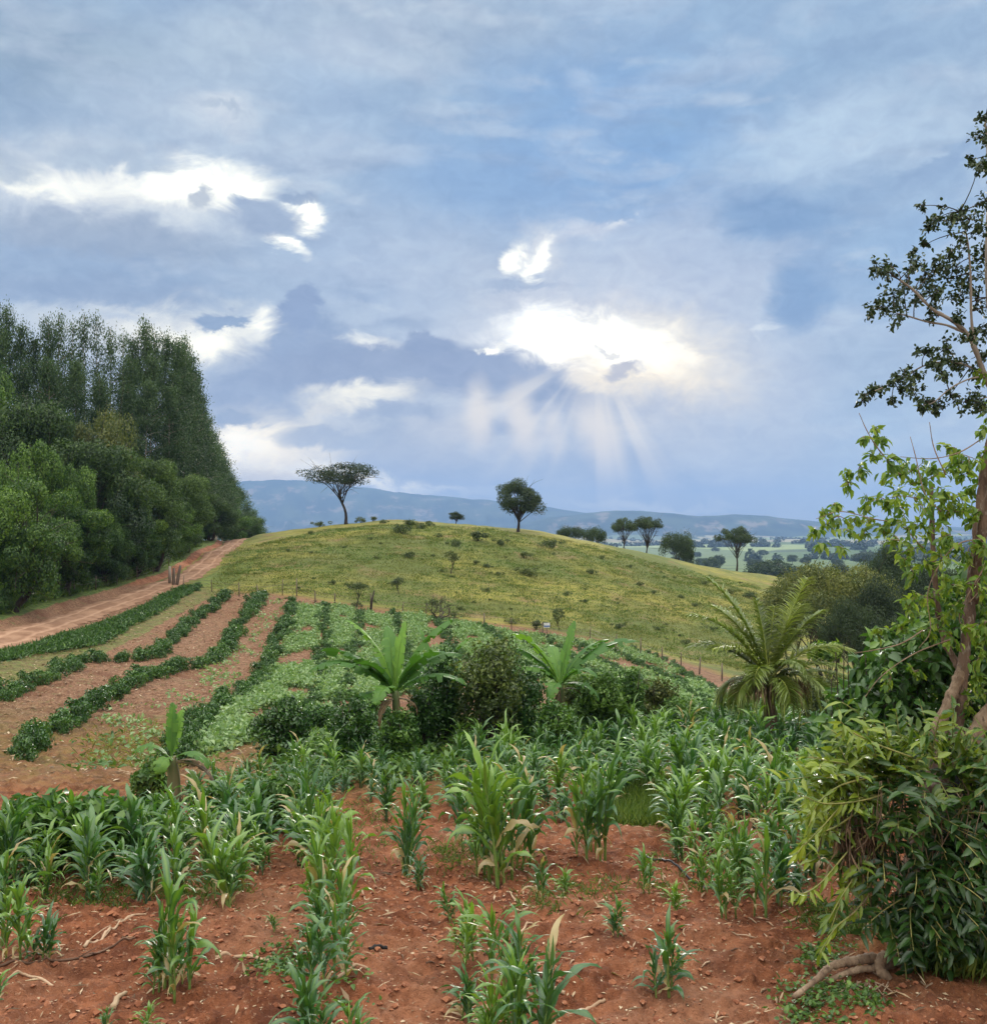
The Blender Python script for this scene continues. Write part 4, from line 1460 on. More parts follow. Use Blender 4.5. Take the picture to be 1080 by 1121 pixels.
for me_ in CB:
    n = len(me_.vertices)
    co = np.empty(n * 3, np.float32)
    me_.vertices.foreach_get('co', co)
    tri = np.array([p.vertices[:] for p in me_.polygons if len(p.vertices) == 3])
    av = np.empty(n, np.float32)
    me_.attributes['v'].data.foreach_get('value', av)
    bv.append((co.reshape(-1, 3), tri, av))
for q, (_, X_, Y_, ri, hh) in enumerate(cand[292:]):
    co, tri, av = bv[q % 6]
    a = q * 1.9
    R2 = np.array([[math.cos(a), -math.sin(a), 0], [math.sin(a), math.cos(a), 0], [0, 0, 1]])
    mb.add(co @ R2.T * hh + [X_, Y_, HS(X_, Y_) - .05], None, tri, av)
tag(link('coffee_rows', mb.mesh('coffee_rows', M['coffee'])), kind='stuff')

# larger bushes of the middle distance
def big_bush(seed, mat, R, Hh, dens=1.0, leaf=.12):
    rng = np.random.RandomState(seed)
    tm, cm = MB(), MB()
    cr = min(R, Hh) * .34
    ecc = rng.uniform(-.25, .25, 2) * R
    n = int(np.clip(7 * (R * R * Hh) / (cr * 2.4) ** 3 * 6, 16, 90))
    for _ in range(n):
        d = rng.normal(size=3)
        d /= np.linalg.norm(d)
        rr = rng.uniform(.35, 1.04)
        cpos = np.array([ecc[0] * (d[2] > .3) + d[0] * rr * (R - cr * .5), d[1] * rr * (R - cr * .5), Hh * .52 + d[2] * rr * (Hh * .5 - cr * .35)])
        c_ = cr * rng.uniform(.45, 1.25)
        clump_leaves(cm, cpos, c_, int(dens * 26 * (c_ / leaf) ** 1.6), leaf, leaf * .5, rng, .9, .5 + rng.uniform(-.2, .2), .3)
    for _ in range(10):
        a = rng.uniform(0, 6.28)
        e = np.array([math.cos(a) * .6 * R, math.sin(a) * .6 * R, rng.uniform(.5, .9) * Hh])
        tm.tube(limb_path((0, 0, -.08), e, rng), np.linspace(.035, .008, 7), 5, .5)
    return tm.mesh('stems', M['bark_dark']), cm.mesh('foliage', M[mat])


BK = {'coffee': ('coffee', .11), 'dark': ('citrus', .13), 'weed': ('weed', .13), 'light': ('vine', .12), 'dry': ('wood_olive', .12), 'big': ('vine', .2)}


def bush(kind, px_, base, top, hw, label, name='bush', cat='bush', group=None, Y_=None, rz=0, dens=1.0):
    if Y_ is None:
        X_, Y_, Z_ = gp(px_, base)
    else:
        X_ = ray(px_, 580)[0] * Y_
        Z_ = HS(X_, Y_)
    h = (ray(px_, top)[1] * Y_ - Z_) * 1.12
    w = hw / F * Y_
    mat, lf = BK[kind]
    return thing(name, list(zip(('stems', 'foliage'), big_bush(int(px_ * 3 + base), mat, w, max(h, .25), dens, lf))), (X_, Y_, Z_), rz, 1.0, label, cat, group)


bush('coffee', 306, 840, 771, 33, 'large round glossy coffee bush standing alone at the near end of the rows', 'coffee_bush', 'coffee bush')
bush('dark', 533, 826, 708, 45, 'large dark rounded citrus bush between the two banana clumps', 'citrus_bush', 'citrus bush', rz=1, dens=.55)
bush('coffee', 388, 842, 768, 29, 'dark leafy bush at the left foot of the middle banana clump', 'leafy_bush', rz=2)
bush('light', 486, 826, 722, 30, 'lighter green bush between the middle banana and the dark citrus bush', 'leafy_bush', rz=.5)
bush('light', 350, 800, 776, 18, 'small light green bush right of the round coffee bush', 'leafy_bush', rz=.5)
bush('weed', 652, 820, 738, 34, 'loose weedy bush with brown stems behind the maize, right of the banana', 'weedy_bush', rz=1.5)
bush('weed', 692, 812, 728, 15, 'narrow climber-covered post-like bush behind the maize', 'climber_column', rz=1)
bush('weed', 742, 812, 772, 34, 'low weedy bush left of the coconut palm behind the maize', 'weedy_bush', rz=.3)
bush('weed', 165, 880, 838, 22, 'small green bush by the stem of the left banana', 'leafy_bush', rz=.3)
bush('light', 235, 893, 862, 26, 'low pale green bush right of the left banana', 'leafy_bush', rz=2.3)
bush('weed', 300, 905, 858, 40, 'low spreading green bush below the round coffee bush', 'leafy_bush', rz=2.3)
bush('big', 110, 945, 876, 48, 'broad dark-shadowed leafy weed clump in front of the soil bank, right half', 'leafy_clump', rz=.3)
bush('big', 38, 950, 880, 46, 'broad leafy weed clump in front of the soil bank, left half', 'leafy_clump', rz=1.3)
bush('big', 160, 925, 880, 30, 'leafy weed clump left of the brown banana stem', 'leafy_clump', rz=4.3)

bush('light', 436, 838, 784, 20, 'low light green leaves in front of the middle banana stem', 'leafy_bush')
bush('light', 606, 830, 776, 24, 'low light green leaves in front of the right banana stem', 'leafy_bush')
bush('light', 560, 822, 735, 34, 'lighter green bush overlapping the right side of the dark citrus bush', 'leafy_bush', rz=.4)
bush('light', 464, 828, 752, 20, 'mid green bush directly left of the dark citrus bush', 'leafy_bush', rz=.9)
bush('dry', 632, 815, 745, 24, 'olive brown weedy growth right under the right banana leaves', 'weedy_bush')
bush('dry', 675, 812, 758, 24, 'olive brown weedy growth left of the narrow climber column', 'weedy_bush')
bush('dry', 715, 808, 748, 22, 'brownish weedy growth right of the narrow climber column', 'weedy_bush')
bush('weed', 772, 806, 775, 26, 'low green weeds just left of the coconut palm trunk', 'weedy_bush')
bush('weed', 800, 804, 768, 22, 'green weeds touching the left fronds of the coconut palm', 'weedy_bush')
bush('dry', 905, 800, 745, 34, 'olive undergrowth right of the coconut palm', 'weedy_bush')
bush('light', 625, 800, 762, 22, 'pale green bush under the right banana plant', 'leafy_bush')
bush('coffee', 372, 812, 775, 16, 'small coffee bush left of the middle banana clump', 'coffee_bush', 'coffee bush')
bush('light', 410, 800, 768, 24, 'light green leaves behind the dark bush at the middle banana', 'leafy_bush')

# undergrowth along the wood edge
for q, (a, b_, t_, w_) in enumerate([(0, 688, 655, 22), (26, 684, 664, 18), (48, 680, 655, 16), (66, 674, 650, 18), (92, 668, 648, 16), (112, 662, 640, 18), (128, 655, 628, 16),
                                     (146, 648, 624, 16), (164, 640, 612, 16), (182, 630, 606, 14), (200, 620, 598, 12), (214, 612, 590, 12), (228, 604, 586, 10), (240, 598, 580, 10)]):
    X_, Y_, Z_ = gp(a, b_)
    for _ in range(40):
        if road_dist(np.array([X_]), np.array([Y_]))[0] > -3.6:
            Y_ += .4
            X_ -= .25
    o = bush('weed' if q % 3 else 'coffee', 540 + F * X_ / Y_, b_, t_ - 4, w_, nth(q + 1) + ' low bush along the foot of the roadside wood, counted from the left edge', 'undergrowth_bush',
             group='undergrowth bushes along the road', Y_=Y_, rz=q)

# ------------------------------------------------------------------ pale bean crop between the coffee rows
def strip_points(r0, r1, n, rng, pad=.16):
    a = MAPROWS[r0]
    b = MAPROWS[r1]
    t = rng.uniform(0, 1, n)
    w = rng.uniform(pad, 1 - pad, n)
    fa = t * (len(a) - 1)
    fb = t * (len(b) - 1)
    A = np.stack([np.interp(fa, np.arange(len(a)), a[:, q]) for q in (0, 1)], -1)
    B = np.stack([np.interp(fb, np.arange(len(b)), b[:, q]) for q in (0, 1)], -1)
    return A * (1 - w[:, None]) + B * w[:, None]


rng = np.random.RandomState(3)
mb = MB()
for (r0, r1, n, keep) in [(3, 4, 4200, .72), (4, 5, 2600, .75), (5, 6, 2000, .8), (6, 7, 1600, .8), (7, 8, 1700, .8), (8, 9, 1100, .75), (9, 10, 1100, .75), (10, 11, 1100, .7),
                          (11, 12, 1100, .7), (12, 13, 800, .6), (2, 3, 260, .5)]:
    Pq = strip_points(r0, r1, n, rng)
    # keep patches, let bare earth show
    nz = fbm(Pq[:, 0] / 2.0, Pq[:, 1] / 3.0, 9, 3)
    Pq = Pq[nz > np.quantile(nz, 1 - keep)]
    zz = H(Pq[:, 0], Pq[:, 1])
    for (x_, y_), z_ in zip(Pq, zz):
        m_ = 9
        Cc = np.array([x_, y_, z_ + .12]) + rng.normal(size=(m_, 3)) * [.16, .16, .09]
        D = rng.normal(size=(m_, 3)) + [0, 0, .1]
        N = rng.normal(size=(m_, 3)) * .5 + [0, 0, 1]
        mb.leaves(Cc, D, N, .17 * rng.uniform(.7, 1.3, m_), .11 * rng.uniform(.7, 1.3, m_), np.clip(.55 + rng.normal(size=m_) * .22, 0, 1))
tag(link('bean_crop', mb.mesh('bean_crop', M['bean'])), kind='stuff')

# green weeds: verge of the road, hollow, patches in the field
def scatter_px(poly, n, rng):
    """random ground points inside a photo-pixel polygon laid on the map"""
    P = np.array([_ray_ground(a, b, H0) for a, b in poly])
    lo, hi = P.min(0), P.max(0)
    out = []
    while len(out) < n:
        q = lo + rng.rand(4000, 2) * (hi - lo)
        ins = np.zeros(len(q), bool)
        j = len(P) - 1
        for i in range(len(P)):
            c_ = ((P[i, 1] > q[:, 1]) != (P[j, 1] > q[:, 1])) & (q[:, 0] < (P[j, 0] - P[i, 0]) * (q[:, 1] - P[i, 1]) / (P[j, 1] - P[i, 1] + 1e-12) + P[i, 0])
            ins ^= c_
            j = i
        out.extend(q[ins].tolist())
    return np.array(out[:n])


def weeds(name, pts, mat, L, Wd, per, spread, hgt, seed, up=.4, kind='d'):
    rng = np.random.RandomState(seed)
    mb = MB()
    zz = H(pts[:, 0], pts[:, 1])
    n = len(pts) * per
    base = np.repeat(np.column_stack([pts, zz]), per, 0)
    off = rng.normal(size=(n, 3)) * [spread, spread, 0]
    Cc = base + off + np.stack([np.zeros(n), np.zeros(n), rng.uniform(0, hgt, n)], -1)
    D = rng.normal(size=(n, 3)) * [1, 1, .5] + [0, 0, up]
    N = rng.normal(size=(n, 3)) * .5 + [0, 0, 1]
    mb.leaves(Cc, D, N, L * rng.uniform(.5, 1.4, n), Wd * rng.uniform(.6, 1.3, n), np.clip(.5 + rng.normal(size=n) * .2, 0, 1), kind)
    return tag(link(name, mb.mesh(name, M[mat])), kind='stuff')


rng = np.random.RandomState(12)
verge = scatter_px([(-60, 745), (0, 712), (60, 700), (110, 685), (160, 665), (200, 642), (215, 642), (187, 662), (140, 686), (105, 708), (40, 716), (-60, 740)], 2600, rng)
weeds('verge_weeds', verge, 'weed', .26, .07, 7, .2, .14, 1, .9)
vg2 = np.column_stack([rng.uniform(-48, -22, 9000), rng.uniform(44, 112, 9000)])
rdv = road_dist(vg2[:, 0], vg2[:, 1])
vg2 = vg2[(rdv < -3.0) & (rdv > -11)]
weeds('wood_edge_grass', vg2, 'grass', .5, .05, 12, .3, .05, 2, 1.8)
holl = scatter_px([(300, 860), (320, 815), (420, 800), (600, 790), (800, 780), (900, 760), (960, 790), (900, 815), (700, 835), (500, 850), (420, 868)], 3000, rng)
weeds('hollow_weeds', holl, 'weed', .22, .1, 9, .22, .35, 3, .5)
fl = scatter_px([(60, 850), (90, 800), (170, 790), (205, 815), (330, 800), (360, 850), (250, 868)], 110, rng)
weeds('field_weeds', fl[:36], 'weed', .2, .1, 8, .2, .15, 4, .5)
fl = scatter_px([(100, 850), (90, 800), (170, 790), (205, 815), (190, 850)], 130, rng)
weeds('dry_weeds', fl[:50], 'dry', .3, .03, 9, .25, .1, 5, .9)
pg = scatter_px([(230, 652), (250, 606), (340, 582), (430, 574), (560, 583), (700, 612), (830, 640), (840, 740), (720, 714), (600, 688), (440, 668), (330, 652)], 16000, rng)
nz = fbm(pg[:, 0] / 4, pg[:, 1] / 4, 55, 3)
weeds('pasture_grass', pg[nz > .40], 'meadow', .20, .04, 5, .3, .03, 6, 1.5)
weeds('pasture_green_grass', pg[nz < .56], 'grass', .20, .045, 5, .3, .03, 7, 1.3)
fg = scatter_px([(660, 900), (650, 870), (700, 850), (760, 880), (740, 912)], 700, rng)
weeds('soft_grass', fg, 'grass', .22, .02, 16, .12, .03, 8, 2.2)
fg = scatter_px([(1010, 1080), (985, 1030), (1010, 1000), (1110, 1000), (1110, 1095)], 900, rng)
weeds('shaded_grass', fg, 'grass', .2, .018, 18, .09, .03, 9, 2.2)
fg = np.concatenate([scatter_px([(870, 1121), (860, 1090), (900, 1082), (960, 1100), (960, 1121)], 110, rng), scatter_px([(870, 1068), (880, 1040), (930, 1030), (925, 1060)], 60, rng),
                     scatter_px([(280, 1080), (300, 1040), (345, 1040), (335, 1090)], 60, rng), scatter_px([(330, 1121), (340, 1060), (390, 1060), (400, 1121)], 30, rng)])
weeds('creeping_weeds', fg, 'weed', .05, .035, 8, .1, .03, 10, .3, 'o')
fg = np.concatenate([scatter_px([(480, 960), (470, 920), (560, 915), (600, 960)], 90, rng), scatter_px([(560, 1010), (590, 960), (700, 965), (640, 1015)], 60, rng),
                     scatter_px([(700, 990), (700, 940), (900, 930), (900, 1000)], 110, rng), scatter_px([(0, 1000), (0, 960), (260, 950), (280, 1000)], 200, rng),
                     scatter_px([(350, 960), (350, 880), (440, 880), (420, 950)], 80, rng), scatter_px([(890, 1030), (870, 1000), (950, 990), (960, 1030)], 110, rng)])
weeds('soil_weeds', fg, 'grass', .11, .014, 9, .08, .03, 11, 1.1)

# ------------------------------------------------------------------ soil litter: chips, straw, crumbs
rng = np.random.RandomState(21)
pts = scatter_px([(-60, 1180), (-60, 940), (250, 900), (600, 900), (1000, 930), (1120, 1180)], 9000, rng)
pts2 = scatter_px([(-40, 870), (-40, 740), (200, 650), (330, 660), (360, 840)], 9000, rng)


def litter(name, pts, mat, L0, L1, w, seed, lift=.006):
    rng = np.random.RandomState(seed)
    mb = MB()
    zz = H(pts[:, 0], pts[:, 1])
    n = len(pts)
    D = rng.normal(size=(n, 3)) * [1, 1, .18]
    N = rng.normal(size=(n, 3)) * .25 + [0, 0, 1]
    L = rng.uniform(L0, L1, n) ** 1
    mb.leaves(np.column_stack([pts, zz + lift]), D, N, L, L * rng.uniform(w * .5, w * 1.3, n), np.clip(.5 + rng.normal(size=n) * .3, 0, 1), 'd', .12, .06)
    return tag(link(name, mb.mesh(name, M[mat])), kind='stuff')


litter('soil_chips', pts[:6600], 'straw', .012, .055, .5, 1)
litter('straw_bits', pts[6600:7500], 'straw', .05, .2, .14, 2, .012)
litter('dead_blades', pts[8200:], 'dead', .06, .22, .2, 12, .012)
litter('leaf_litter', pts2[:3000], 'straw', .06, .22, .3, 3, .02)
litter('dead_leaves', pts2[6000:], 'dead', .08, .25, .4, 4, .02)
# crumbs of earth
mb = MB()
rng = np.random.RandomState(8)
cp = scatter_px([(-60, 1180), (-60, 960), (250, 930), (600, 930), (1000, 950), (1120, 1180)], 6500, rng)
cz = H(cp[:, 0], cp[:, 1])
ico = np.array([(1, 0, 0), (-1, 0, 0), (0, 1, 0), (0, -1, 0), (0, 0, 1), (0, 0, -1), (.6, .6, .5), (-.6, .6, .5), (-.6, -.6, .5), (.6, -.6, .5)], float)
T8 = [(4, 6, 7), (4, 7, 8), (4, 8, 9), (4, 9, 6), (0, 2, 6), (2, 7, 6), (2, 1, 7), (1, 8, 7), (1, 3, 8), (3, 9, 8), (3, 0, 9), (0, 6, 9), (0, 5, 2), (2, 5, 1), (1, 5, 3), (3, 5, 0)]
for (x_, y_), z_ in zip(cp, cz):
    r = .007 + .035 * rng.rand() ** 4
    v = ico * r * rng.uniform(.6, 1.4, (10, 3)) * [1, 1, .7]
    mb.add(v + [x_, y_, z_ + r * .25], None, T8)
M['crumb'] = plain_mat('earth crumb', (.20, .07, .035), (.34, .14, .07), 8, .95, .5, 60, c3=(.42, .24, .15))
tag(link('earth_crumbs', mb.mesh('earth_crumbs', M['crumb'], False)), kind='stuff')

# ------------------------------------------------------------------ maize
def _stalk(rng, seed, nleaf):
    sm, lm = MB(), MB()
    bend = rng.normal(size=2) * .05
    n = 8
    t = np.linspace(0, 1, n)
    hs = .72
    P = np.stack([bend[0] * t ** 2, bend[1] * t ** 2, -.04 + t * (hs + .04)], -1)
    sm.tube(P, .017 * (1.15 - .75 * t), 7, .45)
    for k in range(nleaf):
        f = (k + .6) / nleaf
        dryleaf = (k < 2 and rng.rand() < .55) or rng.rand() < .02
        z = .08 + f * (hs - .08)
        b = np.array([np.interp(z / hs, t, P[:, 0]), np.interp(z / hs, t, P[:, 1]), z])
        az_ = (k % 2) * math.pi + rng.normal() * .55 + seed * .7
        L = (.30 + .34 * math.sin(min(1.0, f * 1.2 + .1) * math.pi * .85)) * rng.uniform(.8, 1.2)
        el_ = math.radians(58 + 24 * f + rng.uniform(-8, 8))
        droop = math.radians(rng.uniform(95, 175) * (1.15 - .5 * f))
        m_ = 11
        pts_ = [b]
        e = el_
        hd = az_
        for q in range(m_ - 1):
            step = L / (m_ - 1)
            pts_.append(pts_[-1] + step * np.array([math.cos(hd) * math.cos(e), math.sin(hd) * math.cos(e), math.sin(e)]))
            e -= droop / (m_ - 1) * (.35 + 1.5 * (q / m_))
            hd += rng.normal() * .10
        pts_ = np.array(pts_)
        tw = rng.uniform(-1.3, 1.3)
        s0 = np.array([-math.sin(az_), math.cos(az_), 0])
        qq = np.linspace(0, 1, m_)
        S = s0[None, :] + np.outer(qq * tw, [0, 0, 1])
        S /= np.linalg.norm(S, axis=1)[:, None]
        w = .029 * rng.uniform(.75, 1.3) * np.clip(.45 + 2.2 * qq, 0, 1) * np.clip((1 - qq) * 2.3, .02, 1) ** .8 * (.75 + .45 * math.sin(min(1, f + .2) * 2.6))
        lm.blade(pts_, S, w, .45 * (1 - .5 * f), (-.75 if dryleaf else .38 + .18 * f + rng.uniform(-.3, .2)), .5, rng.uniform(0, 6), (-.75 if dryleaf else .78))
    # furled heart leaves
    for k in range(3):
        az_ = rng.uniform(0, 6.28)
        L = rng.uniform(.2, .34)
        qq = np.linspace(0, 1, 8)
        e = qq * rng.uniform(.1, .5)
        pts_ = np.stack([P[-1][0] + np.cos(az_) * L * qq * np.sin(e) * .8, P[-1][1] + np.sin(az_) * L * qq * np.sin(e) * .8, hs - .06 + L * qq * np.cos(e)], -1)
        S = np.tile([-math.sin(az_), math.cos(az_), 0], (8, 1))
        lm.blade(pts_, S, .018 * np.clip(.5 + 1.5 * qq, 0, 1) * np.clip((1 - qq) * 2.4, .02, 1), .9, .75, .1, 0, .9)
    return sm, lm


def maize_meshes(seed, nleaf=10):
    """unit plant one metre tall"""
    rng = np.random.RandomState(seed)
    SM, LM = MB(), MB()
    for st in range(2 + (seed % 3 > 0) + (seed % 5 == 0)):
        k = 1.0 if st == 0 else rng.uniform(.6, .9)
        off = np.array([0, 0, 0]) if st == 0 else np.array([rng.normal() * .09, rng.normal() * .09, 0])
        sm, lm = _stalk(rng, seed + st * 3, nleaf)
        for A_, B_ in ((sm, SM), (lm, LM)):
            B_.add(np.concatenate(A_.V) * k + off, np.concatenate(A_.Q), np.concatenate(A_.T) if A_.T else None, np.concatenate(A_.A) + rng.uniform(-.1, .1))
    return SM, LM


MZ, MZ1 = [], []
for i in range(12):
    sm, lm = maize_meshes(200 + i, 11 + i % 4)
    MZ.append((sm.mesh('stalk', M['maize_stalk']), lm.mesh('leaves', M['maize'])))
    if i < 8:
        sm, lm = maize_meshes(300 + i, 10 + i % 3)
        both = MB()
        both.add(np.concatenate(lm.V), np.concatenate(lm.Q), None, np.concatenate(lm.A))
        sv, sq, st = np.concatenate(sm.V), np.concatenate(sm.Q), np.concatenate(sm.T)
        both.add(sv, sq, st, .3)
        MZ1.append((both, both.mesh('maize_plant', M['maize'])))

# (px, base y, top y, label)
MZL = [
    (187, 1092, 955, 'tall bright maize plant alone on the red soil at lower left'),
    (200, 1078, 1000, 'shorter maize plant leaning out from the right of the tall one at lower left'),
    (174, 1085, 1010, 'small maize plant at the left foot of the tall one at lower left'),
    (22, 1062, 965, 'maize plant with arching leaves near the left edge of the bare soil'),
    (2, 1045, 925, 'tall maize plant cut by the left edge of the photo'),
    (46, 1060, 1000, 'small maize plant right of the one at the left edge of the bare soil'),
    (-4, 1105, 1060, 'leaf tips of a small maize plant in the lower left corner'),
    (158, 1140, 1098, 'small maize plant cut by the bottom edge below the tall left one'),
    (118, 1145, 1108, 'lone low maize leaves poking up from the bottom edge at left'),
    (350, 985, 868, 'tall maize plant at the far end of the left-centre row'),
    (344, 960, 850, 'upright maize plant behind the far end of the left-centre row'),
    (364, 1002, 880, 'bright maize plant with upright leaves in the middle of the left-centre row'),
    (356, 1030, 905, 'maize plant third from the far end of the left-centre row'),
    (374, 1045, 945, 'leafy maize plant on the right side of the left-centre row'),
    (352, 1060, 975, 'maize plant with drooping blades in the near part of the left-centre row'),
    (342, 1105, 1010, 'maize plant near the bottom of the left-centre row beside the creeping weeds'),
    (366, 1090, 985, 'upright maize plant near the bottom of the left-centre row'),
    (345, 1150, 1060, 'maize plant cut by the bottom edge in the left-centre row'),
    (385, 1160, 1098, 'arching maize leaves at the bottom edge right of the left-centre row'),
    (300, 1030, 1000, 'small broken maize seedling left of the left-centre row'),
    (441, 948, 858, 'twin-stemmed looking maize plant standing alone on red soil left of the big clump'),
    (448, 955, 872, 'maize plant tight against the lone one left of the big clump'),
    (458, 978, 935, 'small maize plant just in front of the lone pair left of the big clump'),
    (545, 962, 826, 'tallest maize plant of the big clump in the middle of the photo'),
    (530, 950, 838, 'left maize plant of the big clump in the middle'),
    (560, 955, 834, 'right maize plant of the big clump in the middle'),
    (572, 945, 845, 'outer right maize plant of the big clump in the middle'),
    (516, 935, 842, 'outer left maize plant of the big clump in the middle'),
    (593, 1000, 938, 'maize plant in front and right of the big middle clump'),
    (618, 985, 950, 'small thin maize plant right of the big middle clump'),
    (642, 945, 836, 'tall maize plant left of the pair by the soft grass'),
    (662, 942, 826, 'tall maize plant right of the pair by the soft grass'),
    (652, 930, 832, 'maize plant behind the pair by the soft grass'),
    (492, 1008, 968, 'small maize plant at the head of the centre row'),
    (505, 1040, 982, 'maize plant with pale drooping leaves in the centre row'),
    (518, 1060, 992, 'bushy maize plant low in the centre row, left side'),
    (553, 1085, 985, 'broad-leaved maize plant in the centre row with one raised leaf'),
    (570, 1100, 1010, 'bright upright maize plant in the nearest part of the centre row'),
    (512, 1110, 1060, 'small maize plant at the bottom left of the centre row'),
    (560, 1155, 1040, 'large maize plant cut by the bottom edge in the centre row'),
    (596, 1165, 1030, 'large maize plant with a tall leaf, nearest to the camera at the bottom edge'),
    (535, 1160, 1075, 'low maize plant at the bottom edge left of the nearest one'),
    (671, 1032, 982, 'small wilting maize plant alone on the open red soil'),
    (704, 985, 930, 'small maize plant with one bright leaf left of the hose'),
    (738, 1010, 965, 'short maize plant beside the hose'),
    (732, 1094, 1008, 'wilting maize plant standing alone at lower right on the red soil'),
    (742, 1082, 1040, 'small drooping maize plant touching the wilting one at lower right'),
    (790, 1015, 940, 'maize plant right of the hose with drooping blades'),
    (776, 985, 905, 'maize plant behind the hose near the middle right'),
    (838, 1008, 912, 'bright upright maize plant left of the trailing epiphyte'),
    (850, 1000, 925, 'maize plant squeezed next to the bright upright one by the epiphyte'),
    (872, 1002, 950, 'small maize plant under the yellow epiphyte leaves'),
    (802, 975, 890, 'leafy maize plant between the hose and the dense maize'),
    (812, 990, 905, 'maize plant just behind the one with drooping blades right of the hose'),
    (250, 1000, 905, 'tall maize plant at the front right corner of the left maize block'),
    (236, 992, 912, 'second maize plant from the front right corner of the left block'),
    (262, 985, 915, 'maize plant at the very right edge of the left maize block'),
    (105, 992, 945, 'small maize plant at the front edge of the left maize block'),
]
MSHORT = ['the left block', 'the band behind the left banana', 'the left-centre row', 'the thin row below the banana', 'the rows behind the middle clump',
          'the tall stand left of the palm', 'the stand right of the palm', 'the stand near the hose']
rngm = np.random.RandomState(31)
used_xy = []
k = 0
for (px_, b_, t_, lab) in MZL:
    X_, Y_ = _ray_ground(px_, b_, H0)
    Z_ = HS(X_, Y_)
    s = max(.2, ray(px_, t_)[1] * Y_ - Z_) / .92
    w = s * rngm.uniform(.85, 1.1)
    if s > 1.15:
        w = s * .72
    if s < .5:
        w = s * 1.15
    thing('maize_plant', list(zip(('stalk', 'leaves'), MZ[k % 12])), (X_, Y_, Z_ - .02), k * 2.3, (w, w, s), lab, 'maize plant', tilt=(rngm.normal() * .05, rngm.normal() * .05))
    used_xy.append((X_, Y_))
    k += 1
BANDS = [
    ('young maize plant in the left block between the bare soil and the leafy weeds', [(-30, 1000), (-30, 955), (140, 950), (190, 905), (285, 905), (285, 985), (200, 1000), (80, 985)], .36, .95, 1),
    ('young maize plant in the band behind the left banana stem', [(200, 905), (200, 880), (330, 850), (420, 845), (420, 880), (330, 905)], .42, .8, 1),
    ('maize plant in the row leading back from the left-centre row', [(325, 950), (325, 870), (362, 870), (368, 950)], .36, .85, 1),
    ('maize plant in the thin row behind the lone pair, below the banana', [(420, 905), (420, 845), (500, 845), (500, 890), (470, 905)], .7, .8, 1),
    ('maize plant in the rows right behind the big middle clump', [(500, 900), (500, 835), (640, 822), (690, 826), (690, 880), (610, 905)], .5, 1.05, 1),
    ('maize plant in the tall dense stand left of the palm', [(690, 880), (690, 812), (760, 806), (830, 812), (860, 850), (860, 905), (760, 915), (735, 880)], .42, 1.1, 1),
    ('maize plant in the dense stand below and right of the palm', [(850, 905), (850, 815), (940, 815), (960, 890), (950, 960), (900, 960)], .42, 1.05, 1),
    ('maize plant in the front rank of the dense stand near the hose', [(735, 955), (735, 910), (860, 900), (930, 930), (930, 965), (860, 985), (770, 960)], .48, .95, 1),
]
cand = []
for lab, poly, sp, hh, _ in BANDS:
    P_ = scatter_px(poly, 1600, rngm)
    cnt = 0
    for q in P_:
        if fbm(q[0] / 1.6, q[1] / 1.6, 5, 2) < .32:
            continue
        if all((q[0] - u_[0]) ** 2 + (q[1] - u_[1]) ** 2 > sp * sp for u_ in used_xy):
            used_xy.append((q[0], q[1]))
            h_ = hh * rngm.uniform(.5, 1.2)
            cand.append((h_ / q[1], q[0], q[1], h_, lab))
cand.sort(key=lambda q: -q[0])
left = 296 - len(MZL)
MO = {}
for q, (_, X_, Y_, h_, lab) in enumerate(cand[:left]):
    o = bpy.data.objects.new('maize_plant', MZ1[q % 8][1])
    COL.objects.link(o)
    w = h_ * rngm.uniform(.85, 1.15)
    place(o, (X_, Y_, HS(X_, Y_) - .02), q * 2.3, (w, w, h_), (rngm.normal() * .05, rngm.normal() * .05))
    tag(o, lab, 'maize plant', 'maize plants' + lab[lab.index(' in the'):])
    MO.setdefault(lab, []).append(o)
for lab, os_ in MO.items():
    nb = max(1, round(len(os_) / 12))
    where = MSHORT[[b[0] for b in BANDS].index(lab)]
    rank_labels(os_, '{n} maize from left, {band} rank, ' + where, nb, ['front', 'second', 'third', 'fourth', 'fifth', 'sixth', 'seventh'][:nb])
mb = MB()
for q, (_, X_, Y_, h_, lab) in enumerate(cand[left:]):
    bm_ = MZ1[q % 8][0]
    co = np.concatenate(bm_.V)
    a = q * 1.9
    R2 = np.array([[math.cos(a), -math.sin(a), 0], [math.sin(a), math.cos(a), 0], [0, 0, 1]])
    mb.add(co @ R2.T * h_ + [X_, Y_, HS(X_, Y_) - .02], np.concatenate(bm_.Q), np.concatenate(bm_.T), np.concatenate(bm_.A))
print('MAIZE total', len(cand) + len(MZL))
if mb.n:
    tag(link('maize_stand', mb.mesh('maize_stand', M['maize'])), kind='stuff')

